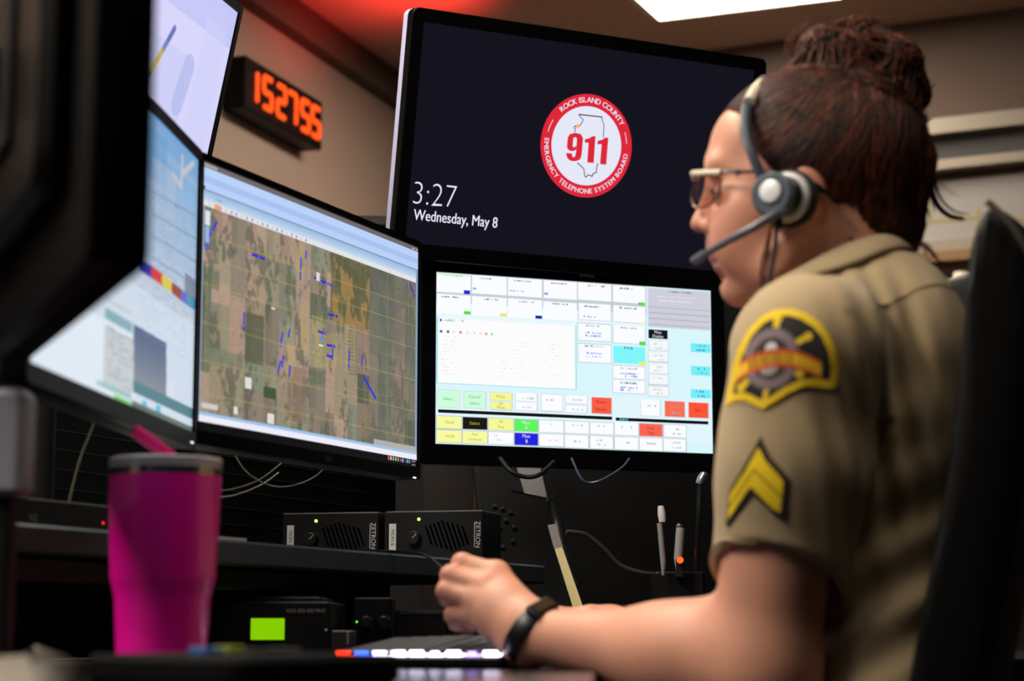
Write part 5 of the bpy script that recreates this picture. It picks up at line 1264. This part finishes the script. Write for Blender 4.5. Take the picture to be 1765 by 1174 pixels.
# shirt
def cloth_material(name, col):
    m = mat(name, col, 0.88, bump=0.35, bscale=700, sheen=0.15)
    return m
M_shirt = cloth_material('tan uniform cloth', (164, 142, 106))
S_, H_ = A(1392, 612, 1.705), A(1342, 990, 1.742)
def build_shirt():
    G = Field((0.155, 1.595, 0.60), (0.475, 2.13, 1.16), 0.0034)
    G.ell(A(1490, 740), (0.094, 0.150, 0.175), 0.03)                    # ribcage
    G.ell(A(1545, 620), (0.062, 0.130, 0.094), 0.03)                    # upper back
    for s in (-1, 1): G.ell(A(1385, 760, HY + s * .065), (0.060, 0.060, 0.070), 0.03)
    G.ell(A(1510, 1060), (0.088, 0.140, 0.16), 0.04); G.ell(A(1520, 1290), (0.10, 0.15, 0.10), 0.04)
    G.chain([A(1405, 600, HY - .148), A(1465, 570, HY - .07), A(1495, 550, HY), A(1485, 570, HY + .07), A(1445, 600, HY + .15)], [0.060, 0.052, 0.050, 0.052, 0.056], 0.03)
    G.ell(A(1330, 600, HY - .03), (0.038, 0.07, 0.05), 0.03)            # chest below the chin
    # folds at the armpit and the back
    X, Y, Z = G.ax[0][:, None, None], G.ax[1][None, :, None], G.ax[2][None, None, :]
    p1 = A(1510, 700, 1.72); w = np.exp(-(((X - p1[0]) / .05) ** 2 + ((Z - p1[2]) / .10) ** 2)).astype(np.float32)
    G.F += w * 0.0045 * np.sin((X * 1.0 + Z * 0.18) * 2 * math.pi / 0.028)
    p2 = A(1560, 1000, 1.74); w = np.exp(-(((X - p2[0]) / .07) ** 2 + ((Z - p2[2]) / .12) ** 2)).astype(np.float32)
    G.F += w * 0.0040 * np.sin((Z * 1.0 - X * 0.5 + Y * .3) * 2 * math.pi / 0.055)
    G.F += (0.0012 * np.sin(X * 70 + Z * 31) * np.sin(Y * 60 - Z * 47)).astype(np.float32)
    # sleeves: separate tubes cut at the hem and hollow, then joined to the body of the shirt
    T = Field(G.lo, G.lo + (G.n - 1.5) * G.vox, G.vox)
    T.chain([S_, A(1370, 800, 1.722), A(1338, 1040, 1.744)], [0.066, 0.0645, 0.0590], 0.022)
    T.chain([A(1432, 612, 2.015), A(1372, 1020, 2.062)], [0.064, 0.057], 0.022)
    for p3, sx_, sz_, am, wl in ((A(1290, 800, 1.70), .05, .11, .0014, .045), (A(1440, 700, 1.68), .035, .12, .0022, .034)):
        w = np.exp(-(((X - p3[0]) / sx_) ** 2 + ((Z - p3[2]) / sz_) ** 2)).astype(np.float32)
        T.F += w * am * np.sin((X * 0.9 + Z * 0.35 + Y * .3) * 2 * math.pi / wl)
    T.F += (0.0010 * np.sin(X * 70 + Z * 31) * np.sin(Y * 60 - Z * 47)).astype(np.float32)
    left_ = (Y + 0 * X + 0 * Z) < HY
    hp, hq_ = A(1337, 1006, 1.742), A(1375, 990, 2.06)
    nl = np.array([0.34, 0.44, 1.0]); nl /= np.linalg.norm(nl)
    T.F = np.maximum(T.F, np.where(left_, -((X - hp[0]) * nl[0] + (Y - hp[1]) * nl[1] + (Z - hp[2]) * nl[2]), hq_[2] - Z).astype(np.float32))
    T.cone(A(1360, 885, 1.731), A(1335, 1060, 1.746), 0.0530, 0.0535, 0.003, 'sub')
    T.cone(A(1382, 880, 2.05), A(1372, 1030, 2.063), 0.050, 0.052, 0.003, 'sub')
    k_ = 0.020; h_ = np.clip(0.5 + 0.5 * (G.F - T.F) / k_, 0, 1); kk = np.where(Z > A(1400, 720, 1.70)[2], 1.0, 0.15)
    G.F = (G.F * (1 - h_) + T.F * h_ - k_ * kk * h_ * (1 - h_)).astype(np.float32)
    # neck opening
    G.cone(A(1425, 400), A(1452, 540), 0.064, 0.058, 0.008, 'sub')
    G.half((0, 0, 0.63), (0, 0, 1), 0.002)
    return G.mesh('shirt')
sme, sco, sq = build_shirt()
sme.materials.append(M_shirt)
shirt = link('shirt', sme, person)
bvh_s = BVHTree.FromPolygons([Vector(v) for v in sco.tolist()], sq.tolist())
def on_shirt(px, py, lift=0.0015, Yn=1.55):
    """the near surface of the shirt at this place"""
    o_ = Vector(A(px, py, 1.69)); 
    loc, nor, i_, d_ = bvh_s.find_nearest(o_)
    return loc + (nor if nor.y < 0 else -nor) * lift
# seams
def welt(pts, r, name):
    P = [Vector(V(A(*p))) for p in pts]; out = []
    for i in range(len(P) - 1):
        p0, p1, p2, p3 = P[max(i - 1, 0)], P[i], P[i + 1], P[min(i + 2, len(P) - 1)]
        for k in range(8):
            t_ = k / 8; q_ = 0.5 * ((2 * p1) + (p2 - p0) * t_ + (2 * p0 - 5 * p1 + 4 * p2 - p3) * t_ ** 2 + (3 * p1 - p0 - 3 * p2 + p3) * t_ ** 3)
            loc, nor, i_, d_ = bvh_s.find_nearest(q_); out.append(loc)
    mb = MB(); mb.tube(out, r, sides=8); return mb.build(name, M_shirt, shirt)
welt([(1500, 530, 1.685), (1525, 518, 1.70), (1560, 507, 1.73), (1610, 503, 1.77), (1650, 508, 1.81)], 0.0013, 'yoke_seam')
welt([(1445, 545, 1.66), (1478, 590, 1.66), (1496, 650, 1.67), (1505, 720, 1.68), (1508, 780, 1.69)], 0.0014, 'sleeve_seam')
def hem_ring(hx, hy, Yc, R):
    c_ = A(hx, hy, Yc); pts = []
    for k in range(49):
        w = 2 * math.pi * k / 48; x_, y_ = R * math.cos(w), R * math.sin(w); q_ = Vector((c_[0] + x_, c_[1] + y_, c_[2] + .004 - .34 * x_ - .44 * y_)); loc, nor, i_, d_ = bvh_s.find_nearest(q_); pts.append(loc)
    mb = MB(); mb.tube(pts, 0.0018, sides=8, caps=False); return mb.build('sleeve_hem', M_shirt, shirt)
hem_ring(1337, 1006, 1.742, 0.060)
# collar: standing band folded over
def loft(rows, name, m, parent, th=0.003):
    mb = MB(); n = len(rows[0]); vs = [tuple(p) for r_ in rows for p in r_]; fs = []
    for i in range(len(rows) - 1):
        for k in range(n - 1): fs.append([i * n + k, i * n + k + 1, (i + 1) * n + k + 1, (i + 1) * n + k])
    mb.add(vs, fs); o = mb.build(name, m, parent, smooth=60)
    md = o.modifiers.new('subdivide', 'SUBSURF'); md.levels = md.render_levels = 2
    md = o.modifiers.new('thickness', 'SOLIDIFY'); md.thickness = th; md.offset = 0
    return o
left = [((1330, 525, 1.795), (1368, 520, 1.755)), ((1362, 508, 1.785), (1402, 508, 1.744)), ((1408, 462, 1.782), (1434, 494, 1.740)), ((1446, 424, 1.790), (1478, 470, 1.752)), ((1496, 402, 1.812), (1530, 446, 1.782)), ((1536, 400, 1.840), (1570, 436, 1.822)), ((1548, 402, 1.862), (1584, 436, 1.862))]
top = [A(*a) for a, b in left]; bot = [A(*b) for a, b in left]
def mirror(P): return [np.array([p[0], 2 * HY - p[1], p[2]]) for p in P]
top = top + mirror(top[:-1])[::-1]; bot = bot + mirror(bot[:-1])[::-1]
def lay(P, lift, up=0.0):
    out = []
    for p_ in P:
        loc, nor, i_, d_ = bvh_s.find_nearest(Vector(V(p_))); c_ = Vector((float(A(1480, 500)[0]), HY, loc.z))
        if nor.dot(loc - c_) < 0: nor = -nor
        q_ = loc + nor * lift; out.append(np.array([q_.x, q_.y, q_.z + up]))
    return out
bot = lay(bot, .0045); top = [np.array([t_[0], t_[1], max(t_[2], l_[2])]) for t_, l_ in zip(top, lay(top, .004, .010))]
midr = [t_ * .5 + b_ * .5 + np.array([0, 0, .0045]) + (b_ - t_) * np.array([.15, .15, 0]) for t_, b_ in zip(top, bot)]
inner = [t_ + np.array([0, 0, -.030]) + np.array([.0, (.005 if t_[1] < HY else -.005), 0]) for t_ in top]
loft([bot, midr, top, inner], 'collar', M_shirt, shirt)
# shoulder strap with its button
strap = [[on_shirt(px, py, .0035), on_shirt(px + 16, py + 22, .0035)] for px, py in ((1395, 518), (1420, 505), (1445, 492), (1470, 484), (1490, 478))]
mb = MB(); q_ = A(1446, 482, 1.738); mb.lathe([(0.006, 0), (0.006, .002), (0, .003)], c=tuple(q_), R=Vector((-.2, -1, .3)).to_track_quat('Z', 'Y').to_matrix(), sides=18); mb.build('button', mat('dark brown button', (22, 14, 10), 0.3), shirt)

# patches on the sleeve: cut to shape and laid on the cloth
def patch(name, x0, y0, x1, y1, colour, nx, ny, lift):
    """colour(x, y) -> rgb or None outside; x, y as measured on the close-up of the sleeve"""
    def P(x, y): return 1220 + x / 2.935, 520 + y / 2.935
    nrm = Vector((-0.16, -0.985, 0.06)).normalized(); idx = {}; co = []; q = []; col = []
    def vert(i, j):
        if (i, j) in idx: return idx[(i, j)]
        x = x0 + (x1 - x0) * i / nx; y = y0 + (y1 - y0) * j / ny; px, py = P(x, y); b_ = Vector(A(px, py, 1.672)) 
        loc, nor, k_, d_ = bvh_s.ray_cast(b_ + nrm * .12, -nrm)
        if loc is None or (loc - b_).length > .075: loc, nor, k_, d_ = bvh_s.find_nearest(b_)
        idx[(i, j)] = len(co); co.append(tuple(loc + nrm * lift)); return idx[(i, j)]
    for j in range(ny):
        for i in range(nx):
            c_ = colour(x0 + (x1 - x0) * (i + .5) / nx, y0 + (y1 - y0) * (j + .5) / ny)
            if c_ is None: continue
            q.append([vert(i, j), vert(i, j + 1), vert(i + 1, j + 1), vert(i + 1, j)]); col.append(c_)
    co = np.array(co)                                    # smooth so that it lies evenly
    for _ in range(6):
        sm = np.zeros_like(co); n = np.zeros(len(co)); e = np.array([(f_[a], f_[(a + 1) % 4]) for f_ in q for a in range(4)])
        np.add.at(sm, e[:, 0], co[e[:, 1]]); np.add.at(n, e[:, 0], 1); np.add.at(sm, e[:, 1], co[e[:, 0]]); np.add.at(n, e[:, 1], 1)
        s2 = sm / np.maximum(n, 1)[:, None]; co[:, 1] = co[:, 1] * .5 + s2[:, 1] * .5
    me = paint_mesh(name, co, np.array(q), np.array(col, float)); me.materials.append(attr_mat('embroidery', False, 0.85))
    me.polygons.foreach_set('use_smooth', np.ones(len(me.polygons), bool))
    o = link(name, me, shirt); md = o.modifiers.new('thickness', 'SOLIDIFY'); md.thickness = 0.0012; md.offset = -1; return o
def inside(poly, x, y):
    r = False; n = len(poly)
    for i in range(n):
        (xa, ya), (xb, yb) = poly[i], poly[i - 1]
        if (ya > y) != (yb > y) and x < (xb - xa) * (y - ya) / (yb - ya + 1e-9) + xa: r = not r
    return r
def seg_d(x, y, a, b):
    ax, ay, bx_, by_ = *a, *b; L = (bx_ - ax) ** 2 + (by_ - ay) ** 2; t_ = max(0, min(1, ((x - ax) * (bx_ - ax) + (y - ay) * (by_ - ay)) / L)); return math.hypot(x - ax - t_ * (bx_ - ax), y - ay - t_ * (by_ - ay))
PO = [(78, 505), (84, 440), (108, 345), (146, 235), (200, 150), (270, 92), (345, 65), (420, 66), (495, 95), (560, 142), (612, 205), (646, 280), (664, 370), (655, 450), (640, 470), (600, 470), (535, 458), (480, 464), (410, 492), (345, 530), (285, 560), (228, 528), (180, 497), (130, 488)]
rp = random.Random(5)
def star_patch(x, y):
    if not inside(PO, x, y): return None
    n = len(PO); d = min(seg_d(x, y, PO[i], PO[i - 1]) for i in range(n))
    th = 0.92 + .14 * rp.random()
    if d < 37: return np.array((232, 194, 14)) * th
    cx_, cy_ = 322, 312; r = math.hypot(x - cx_, (y - cy_) * .94); c_ = (24, 18, 18)
    for p_, w_ in (((356, 118), 20), ((196, 246), 20), ((512, 218), 19), ((168, 430), 22), ((468, 398), 22), ((290, 520), 16)):
        if seg_d(x, y, (cx_, cy_), p_) < w_ * .8 or math.hypot(x - p_[0], y - p_[1]) < w_ * 1.1: c_ = (226, 190, 24)
    if 92 < r < 145: c_ = (150, 132, 136) if (int(math.atan2(y - cy_, x - cx_) * 16) % 2 and 104 < r < 132) else (108, 92, 94)
    elif r <= 92: c_ = (60, 44, 44)
    if math.hypot(x - 325, y - 262) < 30: c_ = (224, 220, 216)
    if math.hypot((x - 310) * .7, y - 362) < 30: c_ = (210, 204, 204) if int(x / 7) % 2 else (120, 100, 96)
    yb = 312 + ((x - 330) / 205.0) ** 2 * 52; e = abs(y - yb)
    if e < 44 and 122 < x < 575: c_ = (240, 186, 30) if e < 26 and (x < 200 or x > 432 or int(x / 15) % 2) else ((206, 84, 22) if e > 22 else (120, 60, 16))
    return np.array(c_) * th
patch('shoulder_patch', 70, 55, 672, 568, star_patch, 150, 128, .0022)
C1 = [(270, 690), (285, 735), (318, 800), (412, 908), (392, 1112), (340, 1082), (220, 972), (92, 1126), (80, 1108), (104, 945), (180, 835)]
C2 = [(258, 748), (292, 815), (386, 925), (366, 1072), (330, 1055), (214, 936), (92, 1088), (106, 962), (186, 862)]
def chevron(x, y):
    if not inside(C1, x, y): return None
    th = 0.92 + .14 * rp.random()
    if inside(C2, x, y):
        return np.array((238, 204, 8) if min(seg_d(x, y, (236, 856), (96, 1030)), seg_d(x, y, (236, 856), (374, 1000))) > 6 else (168, 132, 8)) * th
    return np.array((34, 24, 20)) * th
patch('rank_chevron', 70, 680, 420, 1132, chevron, 100, 126, .0022)

# trousers and shoes (below the desk)
G = Field((-0.22, 1.62, 0.0), (0.50, 2.12, 0.72), 0.010)
hipz = 0.56
G.ell((0.36, HY, 0.58), (0.12, 0.165, 0.11), 0.03)
for s in (-1, 1):
    G.chain([(0.34, HY + s * .085, 0.545), (-0.05, HY + s * .11, 0.535), (-0.07, HY + s * .11, 0.50), (-0.02, HY + s * .11, 0.09)], [0.085, 0.066, 0.062, 0.046], 0.02)
me, co, q = G.mesh('trousers'); me.materials.append(mat('dark brown trousers', (38, 30, 24), 0.85)); link('trousers', me, person)
for s in (-1, 1):
    G = Field((-0.20, HY + s * .11 - .07, 0.0), (0.06, HY + s * .11 + .07, 0.13), 0.006)
    G.ell((-0.02, HY + s * .11, 0.05), (0.045, 0.04, 0.05), 0.02); G.cone((-0.03, HY + s * .11, 0.036), (-0.14, HY + s * .11, 0.03), 0.034, 0.03, 0.02); G.half((0, 0, .004), (0, 0, 1), .004)
    me, co, q = G.mesh('shoe'); me.materials.append(mat('black shoe leather', (12, 12, 12), 0.3)); link('shoe', me, person)

# wrist band
W0, W1 = A(915, 1093, 1.904), A(985, 1112, 1.876); ax = Vector(V(W1 - W0)).normalized()
ct = (A(945, 1052, 1.892) + A(893, 1136, 1.892)) / 2
def band_pts(r0, tiltk):
    pts = []
    v = Vector(V(A(948, 1052, 1.89) - A(890, 1138, 1.90))); hlen = v.length / 2; v.normalize(); n_ = Vector((-0.50, -0.87, 0)); n_ = (n_ - v * n_.dot(v)).normalized()
    for k in range(49):
        w = 2 * math.pi * k / 48; pts.append(Vector(V(ct)) + Vector((0, .012, 0)) + v * (math.cos(w) * hlen * r0 * 1.02) + n_ * (math.sin(w) * .0300 * r0))
    return pts, v, n_
bp, bv, bn = band_pts(1.02, 0)
t = thing('wristband', 'black fitness band around her left wrist', 'wristband', Matrix.Identity(4))
nax = bv.cross(bn).normalized()
mb = MB()
n = len(bp); vs = []; fs = []
cen = Vector(V(ct)) + Vector((0, .012, 0))
for p_ in bp:
    o_ = (p_ - cen).normalized()
    for a_, b_ in ((-.0085, 0), (-.0085, .002), (-.006, .0032), (.006, .0032), (.0085, .002), (.0085, 0)): vs.append(tuple(p_ + nax * a_ + o_ * b_))
for i in range(n - 1):
    for k in range(6): l = (k + 1) % 6; fs.append([i * 6 + k, i * 6 + l, (i + 1) * 6 + l, (i + 1) * 6 + k])
mb.add(vs, fs); mb.build('strap', mat('black rubber', (11, 11, 12), 0.38), t)
mb = MB(); p_ = bp[4]; o_ = (p_ - cen).normalized(); tg = nax.cross(o_).normalized()
R_ = Matrix((nax, tg, o_)).transposed(); mb.box(tuple(p_ + o_ * .003), (0.0165, 0.034, 0.007), ch=0.003, R=R_); mb.box(tuple(p_ + o_ * .0068), (0.010, 0.026, 0.0006), 1, R=R_); mb.build('display', [mat('black band case', (14, 13, 12), 0.2), mat('glass with gold reflection', (60, 50, 34), 0.15)], t)  # goldish reflection on the glass is painted as its colour

# headset
HL = HY - .078
t = thing('headset', 'grey telephone headset with a white disc and boom microphone', 'headset', Matrix.Identity(4))
def spl(P, n=8):
    P = [Vector(V(p)) for p in P]; out = []
    for i in range(len(P) - 1):
        p0, p1, p2, p3 = P[max(i - 1, 0)], P[i], P[i + 1], P[min(i + 2, len(P) - 1)]
        for k in range(n):
            t_ = k / n; out.append(0.5 * ((2 * p1) + (p2 - p0) * t_ + (2 * p0 - 5 * p1 + 4 * p2 - p3) * t_ ** 2 + (3 * p1 - p0 - 3 * p2 + p3) * t_ ** 3))
    return out + [P[-1]]
M_hs = mat('slate grey headset plastic', (70, 78, 88), 0.35); M_hs2 = mat('pale silver plastic', (196, 196, 198), 0.3); M_foam = mat('black ear foam', (16, 16, 18), 0.8, bump=.3, bscale=600)
band = [A(1318, 318, HL - .012), A(1300, 275, HL - .012), A(1287, 240, HL - .006), A(1284, 210, HL + .006), A(1290, 178, HL + .026), A(1310, 147, HL + .055), A(1318, 138, HY), A(1310, 147, HY + .03), A(1290, 178, HY + .06), A(1290, 230, HY + .085), A(1318, 318, HY + .088)]
mb = MB(); pp = spl(band); mb.tube(pp, [0.0052] * len(pp), sides=10, flat=0.75)
mb.build('headband', M_hs, t)
mb = MB(); mb.tube(spl([A(1291, 176, HL + .020), A(1300, 160, HL + .036), A(1312, 145, HL + .058)]), 0.0056, sides=10); mb.build('band_sleeve', mat('cream band sleeve', (216, 204, 178), 0.4), t)
axd = Vector((-0.52, -0.85, 0.0)).normalized(); Rc = axd.to_track_quat('Z', 'Y').to_matrix()
cp = A(1357, 341, HL - .006)
def cup(prof, off, name, m, dx=0, dz=0, sides=40):
    mb = MB(); mb.lathe(prof, c=tuple(Vector(V(cp)) + axd * off + Vector((dx, 0, dz))), R=Rc, sides=sides); return mb.build(name, m, t)
cup([(0.012, -.014), (0.024, -.013), (0.0272, -.008), (0.0272, -.002), (0.024, .002), (0, .002)], 0, 'ear_cushion', M_foam)
cup([(0.0235, 0.0), (0.0225, .004), (0.0185, .0055), (0.015, .0055)], .002, 'silver_ring', M_hs2)
cup([(0.0190, 0), (0.0185, .008), (0.016, .010), (0, .010)], .005, 'ear_cup', mat('black cup', (20, 21, 24), 0.35))
cup([(0.0165, 0), (0.0205, .004), (0.0205, .010), (0.018, .0125), (0.0105, .0125), (0, .012)], .014, 'pivot_housing', M_hs, dx=-.004, dz=-.001)
cup([(0.0105, 0), (0.0100, .003), (0.006, .0042), (0, .0046)], .0265, 'white_disc', mat('white plastic disc', (236, 238, 240), 0.25), dx=-.004, dz=.001)
e0 = A(1340, 368, HL - .030)
boom = spl([e0 + np.array([.008, 0, .003]), e0, A(1300, 392, HL - .030), A(1262, 412, HL - .018), A(1228, 431, HL + .006), A(1212, 441, HL + .018)])
mb = MB(); mb.tube(boom, [0.0046 - .0018 * i / len(boom) for i in range(len(boom))], sides=12); mb.build('boom', M_hs, t)
mb = MB(); mb.tube(spl([A(1218, 437, HL + .014), A(1208, 443, HL + .021), A(1199, 449, HL + .028), A(1195, 453, HL + .030)]), [.0030] + [0.0046] * 20 + [.0036] * 3 + [.002], sides=12); mb.build('microphone', mat('silver black microphone', (104, 108, 112), 0.3, .4), t)
mb = MB(); mb.tube(spl([A(1340, 372, HL - .016), A(1338, 400, HL - .010), A(1334, 440, HL + .000), A(1324, 490, HL + .006), A(1316, 520, HL + .006), A(1312, 570, HL + .0)]), 0.0022, sides=8); mb.build('cord', mat('grey headset cord', (62, 62, 66), 0.5), t)
mb = MB(); q_ = A(1340, 383, HL - .018); mb.lathe([(0.004, -.006), (0.005, 0), (0.004, .006)], c=tuple(q_), sides=14); mb.build('cord_clip', M_black, t)

# glasses
t = thing('eyeglasses', 'tinted eyeglasses with cream temples on her face', 'glasses', Matrix.Identity(4))
lens_m = bpy.data.materials.new('brown tinted lens'); lens_m.use_nodes = True; nt = lens_m.node_tree; nt.nodes.remove(nt.nodes['Principled BSDF'])
tr_ = nt.nodes.new('ShaderNodeBsdfTransparent'); tr_.inputs[0].default_value = (0.74, 0.56, 0.46, 1); gl_ = nt.nodes.new('ShaderNodeBsdfGlossy'); gl_.inputs['Roughness'].default_value = 0.05; mx_ = nt.nodes.new('ShaderNodeMixShader'); mx_.inputs[0].default_value = 0.03
nt.links.new(tr_.outputs[0], mx_.inputs[1]); nt.links.new(gl_.outputs[0], mx_.inputs[2]); nt.links.new(mx_.outputs[0], nt.nodes['Material Output'].inputs[0])
for s in (-1, 1):
    c_ = A(1217, 329, HY + s * .034); rx, rz = .0265, .0150 * 1.0
    u_ = Vector((0.42, s * 0.91, 0)).normalized(); rim = []
    for k in range(33):
        w = 2 * math.pi * k / 32; ex = abs(math.cos(w)) ** .8 * math.copysign(1, math.cos(w)); ez = abs(math.sin(w)) ** .8 * math.copysign(1, math.sin(w))
        rim.append(Vector(V(c_)) + u_ * rx * ex + Vector((0.05, 0, 1)).normalized() * rz * ez)
    mb = MB(); mb.add([tuple(p) for p in rim[:-1]] + [tuple(Vector(V(c_)) + Vector((-.0025, 0, 0)))], [[k, (k + 1) % 32, 32] for k in range(32)]); mb.build('lens', lens_m, t, smooth=180)
    mb = MB(); mb.tube([tuple(p) for p in rim], 0.0011, sides=6, caps=False); mb.build('rim', mat('bronze rim', (92, 60, 44), 0.3, .5), t)
    o_ = Vector(V(A(1243, 297, HY + s * .062))); i_ = Vector(V(A(1194, 299, HY + s * .012)))
    mb = MB(); mb.tube(spl([tuple(i_), tuple(Vector(V(A(1212, 298, HY + s * .040)))), tuple(o_)]), 0.0028, sides=8); mb.build('brow_bar', mat('cream brow bar', (214, 202, 176), 0.3), t)
    mb = MB(); mb.tube(spl([tuple(o_), A(1275, 296, HY + s * .073), A(1330, 298, HY + s * .0815), A(1392, 312, HY + s * .0835), A(1434, 340, HY + s * .080)]), [0.0016] * 20 + [.0028] * 13, sides=8); mb.build('temple', mat('black temple', (18, 16, 16), 0.35), t)
mb = MB(); mb.tube(spl([A(1196, 312, HY - .010), A(1193, 306, HY), A(1196, 312, HY + .010)]), 0.0014, sides=6); mb.build('bridge', MATS['bronze rim'], t)

# ---------------------------------------------------------------- her chair
CHY = 1.66
t = thing('office_chair', 'black padded office chair behind the uniformed woman', 'chair', Matrix.Translation((0.50, HY, 0)))
def chair_back():
    def pt(px, py): a_ = at(px, py, CHY); return a_[0] - .50, a_[2]
    front = [pt(1694, 350), pt(1672, 366), pt(1656, 430), pt(1648, 560), pt(1630, 730), pt(1604, 900), pt(1570, 1080), pt(1545, 1200), pt(1540, 1290)]
    back = [pt(1716, 350), pt(1768, 392), pt(1790, 450), pt(1790, 560), pt(1772, 730), pt(1748, 900), pt(1715, 1080), pt(1690, 1200), pt(1680, 1290)]
    vs = []; fs = []; n = len(front); NY = 22; hw = 0.23
    for j in range(NY + 1):
        v = -1 + 2 * j / NY; y = CHY - HY + (v + 1) * hw; rnd_ = (1 - abs(v) ** 6) ** .5 if abs(v) < 1 else 0.0
        dish = .075 * (1 - v * v)                        # hollowed for the sitter
        loop = []
        for k in range(n):
            cx_ = (front[k][0] + back[k][0]) / 2; cz_ = (front[k][1] + back[k][1]) / 2; s_ = .92 + .08 * rnd_
            loop.append((cx_ + (front[k][0] - cx_) * s_ + dish, y, cz_ + (front[k][1] - cz_) * s_))
        for k in range(n - 1, -1, -1):
            cx_ = (front[k][0] + back[k][0]) / 2; cz_ = (front[k][1] + back[k][1]) / 2; s_ = .92 + .08 * rnd_
            loop.append((cx_ + (back[k][0] - cx_) * s_ + dish * .9, y, cz_ + (back[k][1] - cz_) * s_))
        vs += loop
    m = 2 * n
    for j in range(NY):
        for k in range(m): l = (k + 1) % m; fs.append([j * m + k, j * m + l, (j + 1) * m + l, (j + 1) * m + k])
    fs.append(list(range(m))); fs.append([NY * m + k for k in range(m)][::-1])
    return vs, fs, front, back
cv, cf, cfr, cbk = chair_back()
M_lea = mat('black leather', (7, 7, 8), 0.5, bump=0.25, bscale=350, spec=0.25)
mb = MB(); mb.add(cv, cf); o = mb.build('backrest', M_lea, t, smooth=70)
md = o.modifiers.new('soft', 'SUBSURF'); md.levels = md.render_levels = 2
mb = MB(); pp = [Vector((cbk[0][0] + .004 - .01, CHY - HY + .004, cbk[0][1] + .002)), Vector((cbk[1][0] - .012, CHY - HY - .002, cbk[1][1] + .001)), Vector((cbk[2][0] - .004, CHY - HY - .002, cbk[2][1]))]; mb.tube(spl(pp), .0035, sides=8); mb.build('piping', mat('piping highlight', (70, 68, 62), 0.35), t)  # pale colour paints the highlight along the seam ridge
mb = MB(); mb.prism(rrect(0.48, 0.50, 0.08), 0.405, 0.475, ch=0.02, c=(-0.13, 0.02, 0)); mb.build('seat', M_lea, t)
mb = MB(); mb.tube([(-0.10, 0.02, 0.10), (-0.10, 0.02, 0.41)], 0.028, sides=16); mb.build('column', M_dark, t)
mb = MB(); mb.box((0.10, 0.02, 0.44), (0.14, 0.08, 0.03), ch=.005); mb.tube([(0.13, .02, .44), (0.17, .02, .50), (0.165, .02, .72)], .02, sides=10); mb.build('back_bracket', M_dark, t)
for k in range(5):
    w = 2 * math.pi * k / 5 + .3; mb = MB(); e_ = (-0.10 + .30 * math.cos(w), 0.02 + .30 * math.sin(w)); mb.tube([(-0.10, 0.02, 0.11), (e_[0], e_[1], 0.065)], [.026, .018], sides=10); mb.build('base_leg', M_dark, t)
    mb = MB(); mb.lathe([(0.0, -.012), (0.026, -.012), (0.026, .012), (0, .012)], c=(e_[0], e_[1], 0.027), R=Matrix.Rotation(math.pi / 2, 3, 'X'), sides=16); mb.build('caster', M_black, t)
